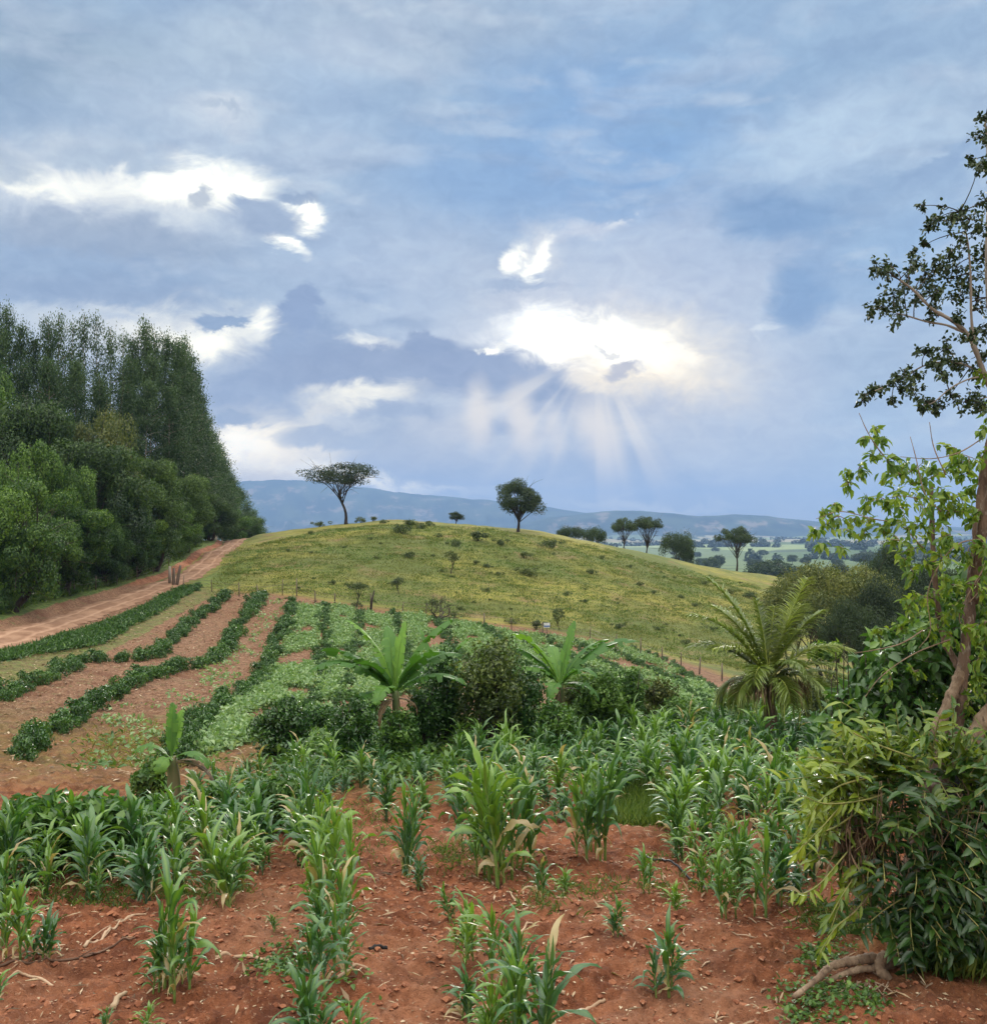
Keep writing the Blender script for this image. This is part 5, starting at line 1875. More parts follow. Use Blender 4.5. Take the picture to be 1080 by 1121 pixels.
# ------------------------------------------------------------------ bananas
def banana_leaf(mb, b, az_, el0, droop, L, Wd, rng, a=.5, torn=.3, tw=0.0):
    m_ = 34
    e = el0
    pts_ = [np.asarray(b, float)]
    for q in range(m_ - 1):
        pts_.append(pts_[-1] + L / (m_ - 1) * np.array([math.cos(az_) * math.cos(e), math.sin(az_) * math.cos(e), math.sin(e)]))
        e -= droop / (m_ - 1) * (.3 + 1.4 * q / m_)
    pts_ = np.array(pts_)
    qq = np.linspace(0, 1, m_)
    s0 = np.array([-math.sin(az_), math.cos(az_), 0.])
    S = s0[None, :] + np.outer(np.full(m_, tw), [0, 0, 1.])
    S /= np.linalg.norm(S, axis=1)[:, None]
    Tn = np.gradient(pts_, axis=0)
    Tn /= np.linalg.norm(Tn, axis=1)[:, None]
    N = np.cross(S, Tn)
    N *= np.sign(N[:, 2:3] + 1e-6)
    w = Wd * np.clip(np.sin(np.clip((qq - .12) / .88, 0, 1) ** .8 * math.pi) ** .5, 0, 1)
    mb.tube(pts_[:26], np.linspace(.020, .005, 26) * L, 5, .8)
    for side in (1, -1):
        k = 2
        while k < m_ - 1:
            n = 1 if rng.rand() < torn * .5 else rng.randint(2, 6)
            k2 = min(k + n, m_ - 1)
            dr = rng.uniform(-.1, .7) if torn > .1 else rng.uniform(0, .2)
            idx = np.arange(k, k2 + 1)
            gap = np.zeros(len(idx))
            inner = pts_[idx] + N[idx] * .004
            sw = Tn[idx] * (w[idx][:, None] * .28)
            outer = pts_[idx] + (S[idx] * side * math.cos(dr) + N[idx] * (.22 - math.sin(dr))) * w[idx][:, None] + sw
            midp = pts_[idx] + (S[idx] * side * .55 + N[idx] * .20) * w[idx][:, None] + sw * .4
            if k2 - k >= 1 and torn > .1:
                outer[-1] -= Tn[k2] * L * .018
                outer[0] += Tn[k] * L * .006
            V = np.concatenate([inner, midp, outer])
            m2 = len(idx)
            i = np.arange(m2 - 1)[:, None]
            mb.add(V, np.concatenate([i + [0, 1, m2 + 1, m2], i + [m2, m2 + 1, 2 * m2 + 1, 2 * m2]]), None, np.clip(a + rng.uniform(-.1, .1), 0, 1))
            k = k2


def banana(px_, base, label, lv, H_st, stem_r=.11, Y_=None, dead=3, seed=0, stems=1, stemmat='banana_stem', name='banana_plant'):
    rng = np.random.RandomState(seed)
    if Y_ is None:
        X_, Y_, Z_ = gp(px_, base)
    else:
        X_ = ray(px_, 580)[0] * Y_
        Z_ = HS(X_, Y_)
    sm, dm = MB(), MB()
    t = np.linspace(0, 1, 9)
    sm.tube(np.stack([.05 * np.sin(t * 3), 0 * t, -.15 + t * (H_st + .15)], -1), stem_r * (1.25 - .6 * t), 10, .5, rough=.12)
    parts = [('stem', sm.mesh('stem', M[stemmat]))]
    for (az_, el0, droop, L, Wd, a, torn, tw) in lv:
        lm = MB()
        torn = max(torn, .22)
        banana_leaf(lm, (0, 0, H_st - .05), math.radians(az_), math.radians(el0), math.radians(droop), L, Wd, rng, a, torn, tw)
        parts.append(('leaf', lm.mesh('leaf', M['banana'])))
    for q in range(dead):
        az_ = rng.uniform(0, 6.28)
        banana_leaf(dm, (0, 0, H_st * .9), az_, rng.uniform(-.4, .3), rng.uniform(1.6, 2.4), rng.uniform(.7, 1.2), .075, rng, rng.uniform(.1, .7), .9)
    if dead:
        parts.append(('dead_leaves', dm.mesh('dead_leaves', M['dead'])))
    return thing(name, parts, (X_, Y_, Z_), 0, 1.0, label, 'banana plant')


# azimuth: 0 = to the right, 180 = to the left, 270 = toward the camera
banana(432, 838, 'large banana plant with bright upright and torn arching leaves, left of the citrus bush',
       [(62, 82, 22, 1.75, .2, .75, .05, .9), (168, 72, 52, 2.2, .28, .75, .05, .5), (110, 74, 40, 1.8, .26, .6, .1, -.4), (220, 58, 80, 1.6, .26, .5, .3, .2), (15, 64, 40, 2.3, .36, .5, .1, -.45), (187, 44, 85, 2.3, .36, .5, .5, 0), (352, 34, 80, 1.9, .29, .5, .5, 0), (172, 48, 60, 2.2, .34, .45, .35, .3), (28, 48, 70, 2.1, .27, .55, .3, 0),
        (205, 8, 95, 1.6, .25, .4, .6, 0), (335, 60, 60, 1.7, .25, .6, .2, -.5), (255, 30, 100, 1.4, .25, .6, .3, 0), (120, 50, 60, 1.5, .25, .5, .3, 0)], 1.8, .13, seed=1, dead=8)
banana(478, 830, 'banana plant with two upright leaves rising behind the citrus bush',
       [(140, 74, 28, 1.8, .2, .55, 0, .6), (230, 40, 100, 1.4, .2, .5, .3, 0), (290, 35, 100, 1.4, .2, .5, .3, 0), (25, 66, 45, 1.7, .22, .55, .1, -.4), (170, 50, 70, 1.5, .22, .45, .4, 0), (330, 35, 90, 1.3, .22, .5, .4, 0)], 1.8, .1, seed=2, Y_=28)
banana(613, 826, 'banana plant with an arched torn leaf, just right of the citrus bush',
       [(48, 76, 22, 1.75, .19, .7, .05, .9), (200, 45, 90, 1.5, .22, .5, .3, 0), (310, 45, 90, 1.5, .2, .5, .3, 0), (100, 60, 60, 1.5, .2, .5, .2, 0), (178, 64, 52, 1.9, .3, .75, .1, .5), (8, 48, 60, 2.5, .32, .6, .4, 0), (165, 50, 60, 2.0, .26, .5, .4, .2), (30, 55, 60, 2.0, .26, .5, .3, -.3), (155, 45, 95, 1.3, .22, .5, .4, 0), (345, 10, 90, 1.2, .24, .6, .3, 0), (250, 20, 100, 1.1, .22, .5, .3, 0)],
       1.85, .1, seed=3, Y_=26.5, dead=4)
banana(187, 893, 'short banana plant with shaggy brown stem and one broad upright leaf',
       [(95, 86, 8, .95, .12, .7, 0, .3), (60, 80, 24, .85, .12, .65, 0, .3), (190, 50, 120, .75, .16, .5, .2, 0), (350, 30, 120, .8, .16, .6, .2, 0), (265, 30, 140, .6, .15, .75, .1, 0)], .98, .12, seed=4, dead=3)
banana(222, 893, 'young banana sucker with two pale leaves right of the shaggy brown banana stem',
       [(150, 70, 50, .7, .13, .95, 0, .3), (10, 40, 60, .8, .15, .9, .1, .3), (40, 60, 50, .6, .13, .8, .1, 0)], .25, .05, seed=5, dead=0)

# ------------------------------------------------------------------ coconut palm
def palm():
    rng = np.random.RandomState(2)
    X_, Y_, Z_ = gp(841, 824)
    zc = at(843, 742, Y_)[2] - Z_
    tm = MB()
    t = np.linspace(0, 1, 12)
    tm.tube(np.stack([.04 * np.sin(t * 4), 0 * t, -.1 + t * (zc + .1)], -1), .15 * (1.35 - .5 * t) * (1 + .08 * np.sin(t * 60)), 10, .5, rough=.2)
    parts = [('trunk', tm.mesh('trunk', M['bark_red']))]
    # az, elevation, droop, length, leaflet length, twist, shade
    fr = [(158, 72, 38, 3.1, .65, .5), (178, 60, 58, 2.7, .7, .55), (140, 66, 50, 2.5, .65, .6), (120, 84, 18, 2.1, .5, .55), (60, 80, 30, 2.0, .5, .6), (32, 66, 18, 3.0, .75, .8), (45, 60, 40, 2.6, .7, .6), (12, 62, 40, 2.4, .6, .6),
          (5, 44, 70, 2.4, .65, .5), (350, 30, 70, 2.3, .6, .4), (170, 46, 70, 2.3, .65, .5), (200, 55, 80, 2.0, .6, .5), (300, 55, 120, 1.6, .45, .45), (240, 45, 125, 1.6, .45, .4),
          (20, 12, 50, 2.9, .6, .45), (280, 20, 110, 1.5, .5, .4), (325, 25, 110, 1.8, .5, .4), (215, 15, 110, 1.5, .5, .45), (150, 10, 110, 1.6, .5, .4), (90, 30, 90, 1.8, .5, .4)]
    for (az_, e0, droop, L, ll, a) in fr:
        mb = MB()
        az_ = math.radians(az_)
        e = math.radians(e0)
        m_ = 30
        P_ = [np.array([0, 0, zc - .05])]
        for q in range(m_ - 1):
            P_.append(P_[-1] + L / (m_ - 1) * np.array([math.cos(az_) * math.cos(e), math.sin(az_) * math.cos(e), math.sin(e)]))
            e -= math.radians(droop) / (m_ - 1) * (.3 + 1.4 * q / m_)
        P_ = np.array(P_)
        mb.tube(P_, np.linspace(.032, .006, m_), 5, .85)
        Tn = np.gradient(P_, axis=0)
        Tn /= np.linalg.norm(Tn, axis=1)[:, None]
        s0 = np.array([-math.sin(az_), math.cos(az_), 0])
        nl = 88
        for side in (1, -1):
            tt = np.linspace(.13, .99, nl)
            idx = tt * (m_ - 1)
            C0 = np.stack([np.interp(idx, np.arange(m_), P_[:, c_]) for c_ in range(3)], -1)
            TT = np.stack([np.interp(idx, np.arange(m_), Tn[:, c_]) for c_ in range(3)], -1)
            NN = np.cross(s0, TT)
            NN *= np.sign(NN[:, 2:3] + 1e-6)
            LL = ll * (np.sin(tt * math.pi * .92 + .1) ** .5) * rng.uniform(.85, 1.1, nl)
            D = s0 * side * .75 + TT * .62 + NN * .18 + rng.normal(size=(nl, 3)) * .13
            D /= np.linalg.norm(D, axis=1)[:, None]
            # two-joint leaflets that bend down
            for c0, dd, l_, a_ in zip(C0, D, LL, rng.uniform(-.12, .12, nl)):
                q5 = np.linspace(0, 1, 5)[:, None]
                pp = c0 + dd * l_ * q5 + np.array([0, 0, -1]) * (q5 ** 2) * l_ * .34
                sd = np.cross(dd, [0, 0, 1.])
                sd /= np.linalg.norm(sd) + 1e-6
                mb.blade(pp, np.tile(sd, (5, 1)), .021 * np.array([.6, 1, .9, .6, .05]), .35, a + a_, 0)
        parts.append(('frond', mb.mesh('frond', M['palm'])))
    # withered fronds hanging round the trunk
    dm = MB()
    n = 700
    ang = rng.uniform(0, 6.28, n)
    rr = rng.uniform(.12, .95, n) ** .8
    C0 = np.stack([np.cos(ang) * rr, np.sin(ang) * rr, zc + .05 - rr * .15 + rng.normal(size=n) * .08], -1)
    D = np.stack([np.cos(ang) * .3, np.sin(ang) * .3, -np.ones(n)], -1) + rng.normal(size=(n, 3)) * .12
    dm.leaves(C0, D, rng.normal(size=(n, 3)), rng.uniform(.2, .6, n), .03, np.clip(.5 + rng.normal(size=n) * .25, 0, 1), 'd', .1, .05)
    parts.append(('withered_fronds', dm.mesh('withered_fronds', M['dead'])))
    hm = MB()
    n = 240
    ang = rng.uniform(0, 6.28, n)
    rr = rng.uniform(.4, 1.35, n)
    C0 = np.stack([np.cos(ang) * rr, np.sin(ang) * rr, zc - .05 - rr * .2 + rng.normal(size=n) * .1], -1)
    D = np.stack([np.cos(ang) * .25, np.sin(ang) * .25, -np.ones(n)], -1) + rng.normal(size=(n, 3)) * .1
    hm.leaves(C0, D, rng.normal(size=(n, 3)), rng.uniform(.35, .75, n), .035, np.clip(.4 + rng.normal(size=n) * .2, 0, 1), 'd', .1, .05)
    parts.append(('hanging_fronds', hm.mesh('hanging_fronds', M['palm'])))
    thing('coconut_palm', parts, (X_, Y_, Z_), 0, 1.0, 'young coconut palm with a skirt of drooping fronds standing in the maize', 'palm tree')


palm()
TP['papaya'] = make_tree(51, 3.2, 1.1, .7, .84, .12, 10, .3, 500, .3, mat='wood_bright', nlimb=8, tr=.06, kind='umbrella')
tree('papaya', 905, 700, 22, 34, 'small tree with reddish young leaves between the palm and the vine thicket', name='young_tree', natural=(3.2, 1.1))

# ------------------------------------------------------------------ fences
def fence(name, pts, label, hts, wires=(.3, .6, .85), lean=.06, seed=0):
    rng = np.random.RandomState(seed)
    parts = []
    tops = []
    X0, Y0, Z0 = gp(*pts[0])
    for (px_, py_), h in zip(pts, hts):
        h = h * .8
        X_, Y_, Z_ = gp(px_, py_)
        mb = MB()
        dx, dy = rng.normal(size=2) * lean * h
        b = np.array([X_ - X0, Y_ - Y0, Z_ - Z0])
        r = rng.uniform(.03, .055)
        mb.tube([b + [0, 0, -.3], b + [dx * .5, dy * .5, h * .5], b + [dx, dy, h]], [r, r * .95, r * .8], 7, .5, rough=.25, seed=seed)
        parts.append(('post', mb.mesh('post', M['post'])))
        tops.append((b, np.array([dx, dy, h])))
    for wz in wires:
        mb = MB()
        P_ = []
        for (b, dv), (b2, dv2) in zip(tops[:-1], tops[1:]):
            a0 = b + dv * (wz / dv[2])
            a1 = b2 + dv2 * (wz / dv2[2])
            for t in (0, .25, .5, .75):
                P_.append(a0 * (1 - t) + a1 * t - [0, 0, .06 * math.sin(t * math.pi)])
        P_.append(a1)
        mb.tube(P_, .008, 4, .5, cap=False)
        parts.append(('wire', mb.mesh('wire', M['wire'])))
    return thing(name, parts, (X0, Y0, Z0), 0, 1.0, label, 'fence')


fx = [(200, 645), (232, 648), (262, 653), (283, 655), (309, 652), (325, 653), (345, 660), (366, 664), (406, 668), (440, 672), (466, 674), (492, 680), (530, 686), (560, 690), (594, 696),
      (624, 700), (645, 702), (673, 712), (701, 718), (724, 726), (745, 731), (765, 738), (790, 746)]
hh = [1.3, 1.2, 1.3, 1.25, 1.5, 1.7, 1.1, 1.2, 1.5, 1.1, 1.2, 1.2, 1.2, 1.1, 1.2, 1.4, 1.3, 1.4, 1.5, 1.3, 1.2, 1.3, 1.3]
fence('wire_fence', fx, 'rough post-and-wire fence between the crop rows and the hill pasture', hh, seed=1)
lf = [(60, 655), (82, 650), (105, 646), (128, 640), (150, 634), (168, 628), (185, 620)]
fence('wire_fence', lf, 'thin post-and-wire fence in the grass at the edge of the wood left of the road', [1.3] * 7, seed=2, lean=.03)
for (px_, py_, tp, tl, lab) in [(186, 640, 620, -.02, 'pale weathered gatepost, left of three at the edge of the dirt road'), (190, 641, 622, .0, 'middle gatepost of three at the edge of the dirt road'),
                                (193, 641, 619, .2, 'dark leaning gatepost, right of three at the edge of the dirt road')]:
    X_, Y_, Z_ = gp(px_, py_)
    h = (py_ - tp) / F * Y_
    mb = MB()
    mb.tube([(0, 0, -.3), (tl * h * .5, 0, h * .5), (tl * h, 0, h)], [.13, .12, .09], 8, .5, rough=.3, seed=int(px_))
    o = link('gatepost', mb.mesh('gatepost', M['bark_pale' if px_ == 186 else 'post']))
    place(o, (X_, Y_, Z_))
    tag(o, lab, 'post', 'gateposts by the road')
# leaning branch post in the crop rows
X_, Y_, Z_ = gp(406, 668)
mb = MB()
mb.tube([(0, 0, -.2), (.1, 0, .7), (.28, 0, 1.5)], [.1, .09, .05], 7, .5, rough=.3)
o = link('stump_post', mb.mesh('stump_post', M['bark_dark']))
place(o, (X_, Y_ - .4, HS(X_, Y_ - .4)))
tag(o, 'thick dark leaning stump in the fence line above the crop rows', 'post')
# little sign on the fence line
X_, Y_, Z_ = gp(598, 698)
mb = MB()
mb.tube([(0, 0, -.2), (0, 0, 1.0)], .03, 6, .5)
pst = mb.mesh('post', M['post'])


def boxm(name, sx, sy, sz, mat, z=0, off=(0, 0), bev=.0):
    mb = MB()
    v = np.array([(a, b, c_) for a in (-.5, .5) for b in (-.5, .5) for c_ in (0, 1)]) * [sx, sy, sz] + [off[0], off[1], z]
    mb.add(v, [(0, 1, 3, 2), (4, 6, 7, 5), (0, 4, 5, 1), (2, 3, 7, 6), (0, 2, 6, 4), (1, 5, 7, 3)])
    return mb.mesh(name, M[mat], False)


thing('small_sign', [('post', pst), ('panel', boxm('panel', .42, .03, .32, 'white', .72, (0, -.045))), ('stripe', boxm('stripe', .40, .01, .08, 'blue', .78, (0, -.066)))], (X_, Y_ - .3, Z_), .1, 1,
      'tiny white and blue sign on a thin post in the fence line', 'sign')
# white sack lying between the rows
rng = np.random.RandomState(3)
X_, Y_, Z_ = gp(117, 754)
mb = MB()
n = 14
t = np.linspace(0, 1, n)
mb.tube(np.stack([-.22 + .44 * t, .03 * np.sin(t * 9), .07 + 0 * t], -1), .10 * np.sin(np.clip(t * math.pi, .25, math.pi - .25)) ** .6, 10, .5, rough=.35)
o = link('white_sack', mb.mesh('white_sack', M['white']))
place(o, (X_, Y_, Z_), .3)
tag(o, 'small white plastic sack lying between the coffee rows', 'sack')

# ------------------------------------------------------------------ hose, sticks and branches on the soil
def ground_tube(name, pxs, r, mat, label, cat, lift=0, taper=1.0, group=None, rough=.0, sides=7, side_twigs=0, seed=0):
    P_ = _catmull(np.array([_ray_ground(a, b, H0) for a, b in pxs]), 10)
    z = H(P_[:, 0], P_[:, 1])
    z = np.maximum(z, _smooth(z[None, :], 5, 1)[0]) + r * .7 + lift
    P3 = np.column_stack([P_, z])
    o0 = P3[len(P3) // 2] * [1, 1, 1] - [0, 0, r]
    mb = MB()
    Q_ = P3 - o0
    mb.tube(Q_, np.linspace(r, r * taper, len(P3)), sides, .5, rough=rough, seed=seed)
    rng = np.random.RandomState(seed)
    for _ in range(side_twigs):
        k = rng.randint(2, len(P3) - 2)
        e = Q_[k] + np.array([rng.normal() * .12, rng.normal() * .12, .03 + .05 * rng.rand()])
        mb.tube(limb_path(Q_[k], e, rng, .1, 4), [r * .5, r * .4, r * .3, r * .15], 5, .5)
    o = link(name, mb.mesh(name, M[mat]))
    place(o, o0)
    return tag(o, label, cat, group)


ground_tube('hose', [(700, 940), (735, 953), (770, 964), (810, 973), (850, 982), (890, 990), (925, 996)], .016, 'hose', 'thin black irrigation hose lying across the soil among the maize', 'hose', lift=.01)
ground_tube('fallen_branch', [(-20, 1074), (30, 1066), (80, 1058), (120, 1050), (148, 1046)], .014, 'darkstick', 'long dark fallen branch across the red soil at lower left', 'branch', taper=.6, side_twigs=5, rough=.2)
ground_tube('forked_stick', [(92, 1046), (112, 1034), (128, 1022), (142, 1012), (160, 1008)], .017, 'stick', 'forked pale stick propped behind the dark fallen branch at lower left', 'stick', taper=.5, side_twigs=4, rough=.25)
ground_tube('pale_branch', [(236, 1053), (255, 1050), (275, 1051), (296, 1056)], .021, 'stick', 'thick pale branch on the soil right of the tall lower-left maize', 'branch', taper=.7, rough=.2, side_twigs=2)
ground_tube('stick', [(8, 1078), (30, 1074), (58, 1079)], .012, 'stick', 'short pale stick in the lower left near the dark branch', 'stick', rough=.2)
ground_tube('maize_cob', [(124, 1112), (129, 1100), (138, 1090)], .026, 'straw', 'dry yellowish maize husk standing in the soil at lower left', 'husk', taper=.6, rough=.5)
ground_tube('wood_piece', [(368, 1090), (384, 1085), (402, 1082)], .017, 'stick', 'short pale piece of wood right of the left-centre maize row', 'stick', taper=.8, rough=.2)
ground_tube('wood_piece', [(404, 1044), (414, 1041), (424, 1040)], .016, 'blackish', 'short dark piece of wood lying beside a weed on the open soil', 'stick', rough=.3)
ground_tube('wood_piece', [(580, 1086), (592, 1078), (606, 1066)], .026, 'darkstick', 'dark broken maize stump right of the centre row', 'stump', taper=.7, rough=.5)
ground_tube('wood_piece', [(580, 1098), (600, 1092), (618, 1094)], .018, 'stick', 'pale broken stalk in front of the dark stump in the centre', 'stick', rough=.3)
ground_tube('wood_piece', [(630, 1108), (645, 1104), (662, 1100)], .014, 'stick', 'pale stalk lying at the bottom right of the centre row', 'stick', rough=.3)
ground_tube('wood_piece', [(556, 998), (566, 1004), (578, 1002)], .014, 'stick', 'pale stalk piece just below the big middle clump', 'stick', rough=.3)
ground_tube('wood_piece', [(556, 982), (572, 990), (588, 996)], .012, 'stick', 'thin pale stalk right under the big middle clump', 'stick', rough=.3)
ground_tube('wood_piece', [(568, 1026), (578, 1022), (590, 1021)], .012, 'stick', 'short stalk piece midway down the centre row on its right', 'stick', rough=.3)
ground_tube('wood_piece', [(396, 975), (399, 985), (404, 986)], .010, 'stick', 'tiny bent twig on the soil left of the lone maize pair', 'twig', rough=.3)
ground_tube('stick', [(858, 1014), (872, 1010), (888, 1009)], .012, 'stick', 'small stick on the soil under the trailing epiphyte stems', 'stick', rough=.3)
SP = []
rng = np.random.RandomState(61)
sp = scatter_px([(380, 1121), (400, 985), (560, 975), (700, 1010), (860, 1010), (860, 1121)], 34, rng)
for q, (x_, y_) in enumerate(sp):
    L = rng.uniform(.06, .2)
    a = rng.uniform(0, 6.28)
    z0 = HS(x_, y_)
    x1, y1 = x_ + math.cos(a) * L, y_ + math.sin(a) * L
    z1 = HS(x1, y1)
    mb = MB()
    mb.tube([(0, 0, .01), ((x1 - x_) / 2, (y1 - y_) / 2 + .01, (z1 - z0) / 2 + .018), (x1 - x_, y1 - y_, z1 - z0 + .01)], [.009, .008, .004], 5, .5, rough=.3, seed=q)
    o = link('stalk_piece', mb.mesh('stalk_piece', M['stick' if q % 3 else 'darkstick']))
    place(o, (x_, y_, z0))
    tag(o, 'short dry stalk piece littering the open red soil', 'stalk piece', 'dry stalk pieces on the open soil')
    SP.append(o)
rank_labels(SP, '{n} from the left of the short dry stalk pieces on open red soil, {band} rank', 3, ['nearest', 'middle', 'farthest'])

# ------------------------------------------------------------------ the tree at right with its stems, roots, leaves
TY = TREE_FOOT[1]
TB = np.array([TREE_FOOT[0], TY, HS(TREE_FOOT[0], TY)])


def path_px(pts, n=10):
    """smooth path through (px, py, distance) points"""
    P_ = np.array([at(a, b, c_) for a, b, c_ in pts])
    out = []
    Q_ = np.vstack([2 * P_[0] - P_[1], P_, 2 * P_[-1] - P_[-2]])
    for i in range(1, len(Q_) - 2):
        for t in np.linspace(0, 1, n, endpoint=False):
            out.append(.5 * ((2 * Q_[i]) + (-Q_[i - 1] + Q_[i + 1]) * t + (2 * Q_[i - 1] - 5 * Q_[i] + 4 * Q_[i + 1] - Q_[i + 2]) * t * t + (-Q_[i - 1] + 3 * Q_[i] - 3 * Q_[i + 1] + Q_[i + 2]) * t ** 3))
    out.append(Q_[-2])
    return np.array(out)


def tree_tube(mb, pts, r0, r1, sides=9, rough=.1, seed=0):
    P_ = path_px(pts)
    rng = np.random.RandomState(seed)
    R_ = np.linspace(r0, r1, len(P_)) * (1 + .09 * np.sin(np.arange(len(P_)) * .55 + seed) + .06 * rng.normal(size=len(P_)))
    mb.tube(P_ - TB, R_, sides, .5, rough=rough, seed=seed)
    return P_


D0 = TY + .15
trunk = MB()
# buried base of the trunk behind the epiphytes
tree_tube(trunk, [(985, 1085, D0), (992, 1050, D0 + .05), (1000, 990, D0 + .15), (1020, 900, D0 + .25), (1040, 830, D0 + .3), (1050, 800, D0 + .3)], .17, .15, 12, .12, 1)
stem1 = MB()
tree_tube(stem1, [(1046, 815, D0 + .3), (1050, 770, D0 + .3), (1053, 740, D0 + .3), (1058, 693, D0 + .3), (1063, 650, D0 + .35), (1068, 600, D0 + .4), (1073, 550, D0 + .4), (1079, 505, D0 + .45), (1092, 440, D0 + .5)], .060, .038, 12, .18, 2)
stem2 = MB()
tree_tube(stem2, [(1018, 812, D0 + .2), (1028, 792, D0 + .2), (1040, 765, D0 + .22), (1048, 745, D0 + .27), (1054, 722, D0 + .3), (1058, 695, D0 + .3)], .062, .04, 10, .12, 3)
stem3 = MB()
tree_tube(stem3, [(1056, 830, D0 + .1), (1066, 806, D0 + .1), (1080, 784, D0 + .1), (1105, 745, D0 + .1), (1140, 690, D0 + .2)], .085, .06, 10, .12, 4)
stem4 = MB()
tree_tube(stem4, [(1052, 735, D0 + .35), (1042, 718, D0 + .4), (1033, 700, D0 + .4), (1026, 665, D0 + .4), (1022, 620, D0 + .4), (1020, 575, D0 + .42), (1019, 530, D0 + .45)], .035, .02, 8, .15, 5)
stem5 = MB()
tree_tube(stem5, [(1064, 660, D0 + .35), (1072, 600, D0 + .2), (1080, 555, D0 + .1), (1100, 480, D0)], .05, .04, 8, .15, 6)
roots = MB()
tree_tube(roots, [(996, 1040, D0 - .12), (975, 1056, D0 - .28), (955, 1060, D0 - .38), (930, 1064, D0 - .5), (905, 1075, D0 - .62)], .045, .02, 9, .35, 17)
tree_tube(roots, [(1005, 1045, D0 - .15), (1000, 1068, D0 - .3), (1008, 1085, D0 - .4), (1030, 1095, D0 - .5)], .06, .03, 9, .35, 18)
tree_tube(roots, [(985, 1060, D0 - .2), (950, 1078, D0 - .45), (925, 1084, D0 - .6), (905, 1098, D0 - .75)], .03, .01, 8, .35, 19)
tree_tube(roots, [(990, 1062, D0 - .15), (960, 1050, D0 - .3), (935, 1052, D0 - .4), (910, 1058, D0 - .52), (893, 1073, D0 - .7), (868, 1092, D0 - .9)], .055, .018, 9, .3, 7)
tree_tube(roots, [(1000, 1070, D0 - .2), (985, 1052, D0 - .3), (968, 1048, D0 - .35), (962, 1060, D0 - .4), (975, 1075, D0 - .45)], .05, .045, 9, .25, 8)
tree_tube(roots, [(985, 1045, D0 - .1), (992, 1062, D0 - .25), (985, 1082, D0 - .35), (965, 1085, D0 - .4)], .06, .05, 9, .25, 9)
rng = np.random.RandomState(71)
for q in range(46):
    a = (rng.uniform(915, 1030), rng.uniform(1072, 1088))
    e = (a[0] + rng.uniform(-60, 40), a[1] + rng.uniform(15, 38))
    dd = D0 - .45 - rng.uniform(0, .15)
    tree_tube(roots, [(a[0], a[1], dd), ((a[0] + e[0]) / 2 + rng.uniform(-5, 5), (a[1] + e[1]) / 2 - 3, dd - .12), (e[0], e[1], dd - .28)], .009, .003, 5, .2, q)
# limbs of the dark round-leaved crown
limbs = MB()
LB = [
    [(1092, 440, D0 + .5), (1078, 412, D0 + .45), (1068, 385, D0 + .4), (1058, 365, D0 + .4), (1040, 350, D0 + .35), (1020, 338, D0 + .3), (1000, 318, D0 + .3), (984, 306, D0 + .25)],
    [(1068, 385, D0 + .4), (1063, 350, D0 + .4), (1062, 300, D0 + .4), (1058, 260, D0 + .4), (1050, 232, D0 + .4)],
    [(1058, 365, D0 + .4), (1036, 356, D0 + .5), (1014, 352, D0 + .5), (990, 345, D0 + .5), (962, 338, D0 + .5)],
    [(1078, 412, D0 + .45), (1062, 402, D0 + .5), (1040, 396, D0 + .5), (1012, 400, D0 + .5), (985, 415, D0 + .5), (948, 432, D0 + .5)],
    [(1078, 412, D0 + .45), (1060, 415, D0 + .3), (1040, 425, D0 + .3), (1022, 440, D0 + .3), (1008, 444, D0 + .3)],
    [(1092, 440, D0 + .5), (1080, 300, D0 + .6), (1082, 200, D0 + .6), (1078, 130, D0 + .6)],
    [(1095, 430, D0 + .5), (1075, 436, D0 + .4), (1058, 440, D0 + .4)],
]
LR = [.03, .016, .014, .014, .01, .026, .009]
lpaths = []
for pts_, r in zip(LB, LR):
    lpaths.append(tree_tube(limbs, pts_, r, r * .3, 7, .15, len(pts_)))
dark = MB()


def spray(mb, tw, cx, cy, cd, r_px, n, L, Wd, kind, rng, droop=.2, a0=.5, twigs=4, src=None, stretch=(1, 1), hang=.25, asd=.2):
    """a leafy spray: short twigs radiating round a point, leaves attached along them"""
    c0 = at(cx, cy, cd)
    r = r_px / F * cd
    if src is not None:
        s0 = at(*src)
        LP = limb_path(s0, c0, rng, .1, 6)
        tw.tube(LP - TB, np.linspace(.008, .004, 6), 5, .5)
    for _ in range(twigs):
        d = rng.normal(size=3)
        d[1] *= .8
        d /= np.linalg.norm(d)
        e = c0 + d * r * np.array([stretch[0], 1, stretch[1]]) * rng.uniform(.5, 1)
        LP = limb_path(c0, e, rng, .15, 5)
        tw.tube(LP - TB, np.linspace(.004, .002, 5), 4, .5)
        m_ = max(3, int(n / twigs))
        tt = rng.uniform(.15, 1.05, m_)
        C0 = np.stack([np.interp(tt, np.linspace(0, 1, 5), LP[:, q]) for q in range(3)], -1) + rng.normal(size=(m_, 3)) * r * .13
        D = d * .5 + rng.normal(size=(m_, 3)) * .7 - [0, 0, hang]
        N = rng.normal(size=(m_, 3)) * .6 + [0, -.3, .9]
        mb.leaves(C0 - TB, D, N, L * rng.uniform(.6, 1.25, m_), Wd * rng.uniform(.65, 1.2, m_), np.clip(a0 + rng.normal(size=m_) * asd, 0, 1), kind, .22, droop)


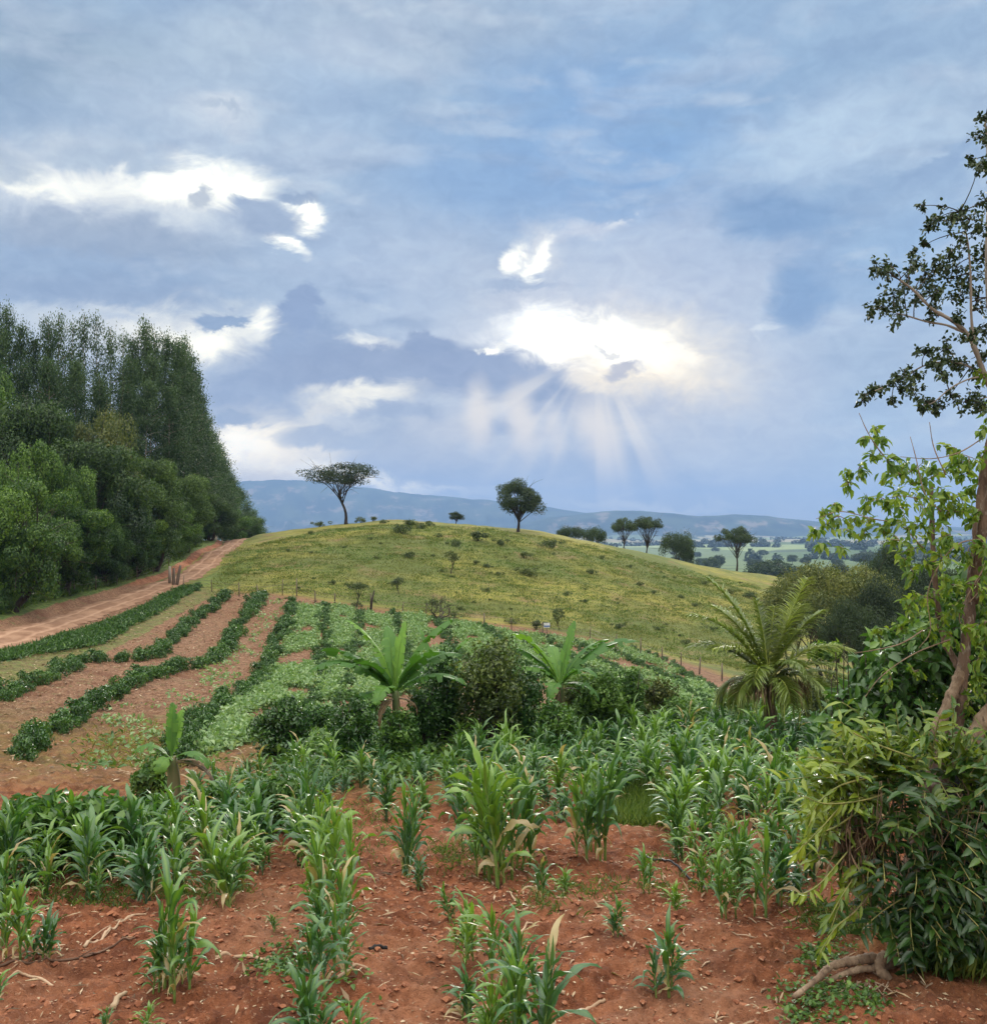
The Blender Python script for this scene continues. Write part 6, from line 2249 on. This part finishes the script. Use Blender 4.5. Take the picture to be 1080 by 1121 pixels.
rng = np.random.RandomState(81)
DS = [(1028, 238, 16), (1045, 232, 20), (1062, 240, 20), (1075, 250, 16), (1018, 246, 10), (1008, 225, 6), (1052, 262, 18), (1070, 285, 18), (1040, 275, 14),
      (960, 292, 10), (968, 300, 14), (955, 340, 12), (965, 336, 14), (978, 322, 20), (992, 306, 22), (1003, 325, 22), (985, 345, 18), (1012, 300, 20), (1025, 318, 20), (1038, 305, 18),
      (1018, 345, 16), (1045, 328, 20), (1058, 310, 18), (1068, 330, 18), (1050, 352, 16), (972, 290, 12), (1000, 290, 14), (1028, 290, 16), (1046, 292, 14),
      (1060, 372, 18), (1074, 360, 16), (1035, 380, 20), (1022, 392, 20), (1045, 395, 22), (1060, 400, 18), (1030, 408, 18), (1012, 388, 14),
      (950, 430, 12), (962, 424, 12), (975, 418, 14), (988, 412, 14), (1000, 408, 14), (944, 438, 8), (985, 430, 12), (975, 440, 8), (1000, 432, 14), (1015, 440, 16), (1028, 446, 12), (1005, 448, 10),
      (1055, 440, 16), (1068, 438, 16), (1078, 446, 14), (1040, 432, 10), (1074, 130, 10), (1072, 150, 14), (1080, 140, 16), (1070, 180, 14), (1080, 185, 14), (1066, 174, 8),
      (1080, 220, 14), (1078, 275, 16), (1080, 300, 14), (1080, 390, 14), (1012, 268, 8), (1000, 275, 6)]
tw1 = MB()
for base_ in [((1092, 440, D0 + .5), (1130, 380, D0 + .7), (1175, 330, D0 + .8), (1230, 300, D0 + .9)), ((1092, 440, D0 + .5), (1120, 330, D0 + .5), (1150, 230, D0 + .4), (1170, 150, D0 + .4)),
              ((1082, 200, D0 + .6), (1110, 140, D0 + .8), (1140, 70, D0 + .9), (1150, 20, D0 + 1.)), ((1092, 440, D0 + .5), (1150, 420, D0 + .3), (1210, 430, D0 + .2), (1270, 450, D0 + .2))]:
    lpaths.append(tree_tube(limbs, list(base_), .024, .008, 7, .15, 3))
for q in range(190):
    P_ = lpaths[-1 - q % 4]
    c_ = P_[rng.randint(8, len(P_))] + rng.normal(size=3) * [.28, .28, .26]
    if c_[0] / c_[1] < (1095 - 540) / F:
        continue
    pxx, pyy = pix_of(c_[0], c_[1], c_[2])
    DS.append((pxx, pyy, 16))
for (a, b_, r) in DS:
    dd = D0 + rng.uniform(.1, .8)
    best = min((np.linalg.norm(P_ - at(a, b_, dd), axis=1).min(), i) for i, P_ in enumerate(lpaths))
    P_ = lpaths[best[1]]
    j = int(np.argmin(np.linalg.norm(P_ - at(a, b_, dd), axis=1)))
    c0 = at(a, b_, dd)
    LP = limb_path(P_[j], c0, rng, .12, 6)
    tw1.tube(LP - TB, np.linspace(.006, .003, 6), 5, .5)
    spray(dark, tw1, a, b_, dd, r * 1.05, int(14 + r * 4.2), .045, .034, 'o', rng, .25, .5, 5, hang=.35)
# light green drooping pointed leaves
light = MB()
tw2 = MB()
LS = [(1000, 515, 22), (985, 520, 20), (1015, 525, 24), (970, 505, 14), (1030, 515, 18), (958, 500, 12), (1045, 508, 16), (1052, 520, 12), (940, 512, 10), (930, 515, 8), (928, 530, 8),
      (1000, 545, 24), (980, 550, 24), (965, 545, 18), (950, 550, 14), (1020, 550, 22), (1040, 560, 20), (1056, 555, 14), (990, 572, 22), (970, 575, 16), (1010, 578, 18), (950, 572, 10), (1040, 585, 14),
      (900, 560, 8), (912, 552, 8), (905, 572, 10), (918, 565, 10), (925, 580, 10), (935, 570, 8), (893, 582, 7), (922, 600, 6), (900, 595, 5), (945, 585, 8),
      (1000, 600, 16), (985, 592, 12), (1012, 618, 16), (1000, 628, 12), (1030, 610, 12), (1004, 650, 16), (1018, 655, 12), (996, 660, 10), (1025, 650, 10), (1060, 600, 14), (1050, 640, 14),
      (1068, 640, 14), (1072, 660, 12), (1076, 620, 10), (1062, 690, 12), (1074, 700, 12), (1078, 570, 12), (1074, 530, 10), (1080, 450, 10), (1076, 470, 8), (1078, 410, 10), (958, 470, 8), (944, 478, 6), (965, 480, 8),
      (1030, 632, 12), (1046, 668, 10), (1030, 675, 10), (990, 612, 10), (1074, 760, 14), (1060, 770, 10), (1076, 790, 12), (1068, 740, 10),
      (1045, 490, 12), (1060, 500, 12), (1075, 500, 14), (1066, 540, 16), (1050, 600, 16), (1078, 600, 16), (1040, 640, 14), (1078, 680, 16), (1052, 655, 12), (1072, 720, 16),
      (1036, 545, 18), (1012, 690, 12), (985, 690, 10), (1000, 672, 10), (1044, 700, 12), (1030, 590, 14), (1064, 570, 14), (965, 690, 8), (1000, 735, 10), (975, 742, 10)]
for q in range(70):
    LS.append((rng.uniform(1090, 1200), rng.uniform(480, 800), 15))
for (a, b_, r) in LS:
    spray(light, tw2, a, b_, D0 + rng.uniform(-.35, .75), r * 1.15, int(8 + r * 1.9), .085, .042, 'o', rng, .3, .52, 4, hang=.75, asd=.2)
# arching vines
for pts_ in [[(1075, 480, D0 + .2), (1050, 495, D0 + .2), (1020, 502, D0 + .2), (985, 500, D0 + .2)],
             [(985, 520, D0), (960, 490, D0), (948, 470, D0), (940, 452, D0)],
             [(1010, 600, D0 + .1), (985, 575, D0 + .1), (955, 568, D0), (920, 560, D0), (893, 568, D0)],
             [(1030, 560, D0 - .1), (1012, 540, D0 - .1), (1002, 500, D0 - .1), (996, 478, D0 - .1)],
             [(1035, 520, D0 - .1), (1022, 490, D0 - .1), (1017, 462, D0 - .1)],
             [(1075, 590, D0), (1050, 595, D0), (1030, 615, D0), (1015, 650, D0), (1018, 690, D0), (1005, 710, D0)],
             [(1010, 690, D0 - .1), (985, 705, D0 - .1), (955, 712, D0 - .1), (935, 715, D0 - .1)],
             [(1040, 700, D0), (1000, 716, D0), (965, 740, D0), (945, 765, D0)],
             [(1078, 620, D0 + .1), (1060, 650, D0), (1050, 680, D0), (1075, 700, D0)],
             [(1060, 660, D0 - .1), (1075, 645, D0 - .1), (1090, 640, D0 - .1)]]:
    tree_tube(tw2, pts_, .007, .003, 5, .1, 3)
n = 60
for (pa, pb) in [((998, 480, D0 - .1), (1003, 520, D0 - .1)), ((1017, 463, D0 - .1), (1022, 500, D0 - .1))]:
    P_ = path_px([pa, pb], 14)
    for k in range(1, len(P_)):
        pass
root = thing('stem_tree', [('trunk', trunk.mesh('trunk', M['bark_red'])), ('stem', stem1.mesh('stem', M['bark_red'])), ('stem', stem2.mesh('stem', M['bark_tan'])),
                           ('stem', stem3.mesh('stem', M['bark_tan'])), ('stem', stem4.mesh('stem', M['bark_red'])), ('stem', stem5.mesh('stem', M['bark_red'])),
                           ('roots', roots.mesh('roots', M['bark_tan'])), ('limbs', limbs.mesh('limbs', M['bark_pale'])),
                           ('crown', dark.mesh('crown', M['tree_dark'])), ('twigs', tw1.mesh('twigs', M['bark_dark']))],
             tuple(TB), 0, 1, 'many-stemmed tree with bare reddish trunks and exposed roots at the right edge of the photo', 'tree')
r2 = thing('climbing_vine', [('stems', tw2.mesh('stems', M['bark_tan'])), ('foliage', light.mesh('foliage', M['tree_light']))], tuple(TB), 0, 1,
           'bright green climber with hanging pointed leaves on the stems of the right-hand tree', 'climber')

# broad-leaved thicket behind the stems
rng = np.random.RandomState(91)
th, ts = MB(), MB()
canes = []
for q in range(520):
    a = rng.uniform(905, 1110) if q < 380 else rng.uniform(1110, 1260)
    topy = np.interp(a, [905, 940, 960, 1000, 1050, 1100], [790, 722, 700, 680, 630, 600])
    b_ = rng.uniform(topy, 850)
    dd = D0 + 1.2 + rng.uniform(0, 1.3)
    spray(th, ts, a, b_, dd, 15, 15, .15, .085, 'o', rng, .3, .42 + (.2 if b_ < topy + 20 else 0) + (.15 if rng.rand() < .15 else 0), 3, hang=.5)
for q in range(46):
    a = rng.uniform(915, 1100)
    e = (a + rng.uniform(-15, 15), rng.uniform(700, 790), D0 + 1.6)
    sb = MB()
    tree_tube(sb, [(a, 930, D0 + 1.7), ((a + e[0]) / 2, 840, D0 + 1.7), e], .012, .005, 5, .1, q)
    canes.append(('stem', sb.mesh('stem', M['bark_dark'])))
thing('vine_thicket', canes + [('twigs', ts.mesh('twigs', M['bark_dark'])), ('foliage', th.mesh('foliage', M['vine']))], tuple(TB), 0, 1, 'dense thicket of broad dark green leaves behind the bare stems at right', 'thicket')

# epiphyte mass hanging round the trunk: canes with two-ranked strap leaves
rng = np.random.RandomState(101)
oc, ol, orr = MB(), MB(), MB()


def cane(p0, d0, L, nleaf, lw, rng, sag=.5, a=.5, ll=.15, up=0.0):
    m_ = 12
    P_ = [p0]
    d_ = d0 / np.linalg.norm(d0)
    for q in range(m_):
        d_ = d_ + np.array([0, 0, -sag / m_ + up / m_ * q / m_]) + rng.normal(size=3) * .03
        d_ /= np.linalg.norm(d_)
        P_.append(P_[-1] + d_ * L / m_)
    P_ = np.array(P_)
    oc.tube(P_ - TB, np.linspace(.006, .004, m_ + 1), 5, .5)
    tt = np.linspace(.25, 1.0, nleaf)
    C0 = np.stack([np.interp(tt * m_, np.arange(m_ + 1), P_[:, q]) for q in range(3)], -1)
    Tn = np.gradient(P_, axis=0)
    Tn /= np.linalg.norm(Tn, axis=1)[:, None]
    TT = np.stack([np.interp(tt * m_, np.arange(m_ + 1), Tn[:, q]) for q in range(3)], -1)
    sd = np.cross(TT, rng.normal(size=3) * .4 + [0, -.3, 1])
    sd /= np.linalg.norm(sd, axis=1)[:, None]
    sgn = np.where(np.arange(nleaf) % 2 == 0, 1, -1)[:, None]
    D = TT * .55 + sd * sgn * .85 + rng.normal(size=(nleaf, 3)) * .22
    N = np.cross(TT, sd) * sgn * .0 + rng.normal(size=(nleaf, 3)) * .35 + [0, -.35, .9]
    ol.leaves(C0 - TB, D, N, ll * rng.uniform(.75, 1.2, nleaf), lw * rng.uniform(.8, 1.2, nleaf), np.clip(a + rng.normal(size=nleaf) * .14, 0, 1), 'o', .22, .22)


# core clumps (px, py, distance, reach, number, shade, bias direction)
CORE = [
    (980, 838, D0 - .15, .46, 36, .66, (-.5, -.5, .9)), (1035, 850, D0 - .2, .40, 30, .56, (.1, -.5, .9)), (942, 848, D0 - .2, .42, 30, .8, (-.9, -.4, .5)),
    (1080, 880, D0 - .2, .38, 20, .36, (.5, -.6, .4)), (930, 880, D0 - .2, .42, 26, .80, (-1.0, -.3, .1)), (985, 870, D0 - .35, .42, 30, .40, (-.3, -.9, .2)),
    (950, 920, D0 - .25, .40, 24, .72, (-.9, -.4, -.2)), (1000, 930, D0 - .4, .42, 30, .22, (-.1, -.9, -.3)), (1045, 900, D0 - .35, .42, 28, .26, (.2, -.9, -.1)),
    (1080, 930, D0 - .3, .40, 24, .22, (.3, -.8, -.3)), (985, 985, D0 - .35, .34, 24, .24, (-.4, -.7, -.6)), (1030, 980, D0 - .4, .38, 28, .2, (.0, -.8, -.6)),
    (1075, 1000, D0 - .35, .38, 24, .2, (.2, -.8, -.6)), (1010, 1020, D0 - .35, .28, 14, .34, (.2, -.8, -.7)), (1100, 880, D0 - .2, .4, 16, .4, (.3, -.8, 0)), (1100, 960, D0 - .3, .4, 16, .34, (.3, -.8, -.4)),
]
for (a, b_, dd, reach, n, sh, bias) in CORE:
    c0 = at(a, b_, dd)
    for _ in range(n):
        p0 = c0 + rng.normal(size=3) * [.13, .1, .12]
        d0 = np.array(bias) + rng.normal(size=3) * .62
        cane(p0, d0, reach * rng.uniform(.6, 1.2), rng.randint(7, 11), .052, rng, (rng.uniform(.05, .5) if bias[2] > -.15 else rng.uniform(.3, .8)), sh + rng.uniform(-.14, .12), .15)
for _ in range(150):
    a = rng.uniform(925, 1095)
    p0 = at(a, rng.uniform(815, 850), D0 - .3 + rng.uniform(-.1, .2))
    L = rng.uniform(.14, .34)
    m_ = 7
    hd = rng.uniform(0, 6.28)
    e = rng.uniform(.7, 1.45)
    P_ = [p0]
    for q in range(m_ - 1):
        P_.append(P_[-1] + L / (m_ - 1) * np.array([math.cos(hd) * math.cos(e), math.sin(hd) * math.cos(e), math.sin(e)]))
        e -= rng.uniform(.05, .22)
    S = np.tile([-math.sin(hd), math.cos(hd), 0.], (m_, 1))
    ol.blade(np.array(P_) - TB, S, .016 * np.array([.6, .9, 1, 1, .8, .5, .05]), .4, float(np.clip(.72 + rng.normal() * .15, 0, 1)))
# long trailing shoots seen against the maize and soil
for pts_, sh in [([(960, 905), (930, 930), (900, 965), (880, 978), (868, 975)], .85), ([(975, 900), (945, 985), (915, 1015), (896, 1045)], .8), ([(985, 900), (950, 940), (925, 975), (905, 1010)], .7),
                 ([(960, 850), (920, 860), (895, 880), (885, 905)], .9), ([(950, 880), (915, 905), (888, 915), (872, 935)], .9), ([(990, 860), (950, 875), (905, 880), (880, 872)], .85),
                 ([(1000, 830), (960, 815), (930, 800), (920, 790)], .85), ([(1010, 900), (1000, 950), (1020, 1000), (1040, 1030)], .4), ([(960, 870), (925, 880), (900, 905), (880, 925)], .9)]:
    P_ = path_px([(a, b_, D0 - .45 - .1 * i) for i, (a, b_) in enumerate(pts_)], 8)
    oc.tube(P_ - TB, np.linspace(.009, .004, len(P_)), 5, .5)
    m_ = 16
    idx = np.linspace(len(P_) * .35, len(P_) - 1.01, m_)
    C0 = np.stack([np.interp(idx, np.arange(len(P_)), P_[:, q]) for q in range(3)], -1)
    Tn = np.gradient(P_, axis=0)
    TT = np.stack([np.interp(idx, np.arange(len(P_)), Tn[:, q]) for q in range(3)], -1)
    TT /= np.linalg.norm(TT, axis=1)[:, None]
    D = TT * .6 + rng.normal(size=(m_, 3)) * .35 + [0, 0, -.55]
    ol.leaves(C0 - TB, D, rng.normal(size=(m_, 3)) * .4 + [0, -.8, .4], .13, .034, np.clip(sh + rng.normal(size=m_) * .1, 0, 1), 'o', .2, .2)
# hanging aerial roots and dead canes
for q in range(120):
    a = rng.uniform(930, 1085)
    b_ = rng.uniform(850, 960)
    dd = D0 - .5 + rng.uniform(-.1, .25)
    L = rng.uniform(20, 90)
    tree_tube(orr, [(a, b_, dd), (a + rng.uniform(-8, 8), b_ + L * .5, dd - .03), (a + rng.uniform(-16, 12), b_ + L, dd - .02)], .004, .0025, 4, .1, q)
# fringe of withered leaves
n = 260
cpt = at(937, 915, D0 - .45)
C0 = cpt + rng.normal(size=(n, 3)) * [.09, .06, .1]
dl = MB()
dl.leaves(C0 - TB, rng.normal(size=(n, 3)) * .25 + [0, 0, -1], rng.normal(size=(n, 3)), rng.uniform(.08, .24, n), .018, np.clip(.2 + rng.normal(size=n) * .2, 0, 1))
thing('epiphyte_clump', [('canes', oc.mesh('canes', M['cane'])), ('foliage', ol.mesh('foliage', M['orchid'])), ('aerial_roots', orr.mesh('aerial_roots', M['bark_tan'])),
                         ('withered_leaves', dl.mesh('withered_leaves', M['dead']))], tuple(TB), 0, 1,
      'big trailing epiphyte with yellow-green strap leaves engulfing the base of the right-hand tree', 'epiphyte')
# near-black host stump behind the canes
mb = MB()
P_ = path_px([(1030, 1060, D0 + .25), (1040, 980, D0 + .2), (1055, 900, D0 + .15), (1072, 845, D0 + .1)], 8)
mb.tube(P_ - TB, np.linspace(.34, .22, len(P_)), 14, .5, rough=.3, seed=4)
o = link('dark_stump', mb.mesh('dark_stump', M['blackish']))
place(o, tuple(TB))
tag(o, 'dark stump showing between the epiphyte leaves at right', 'stump')
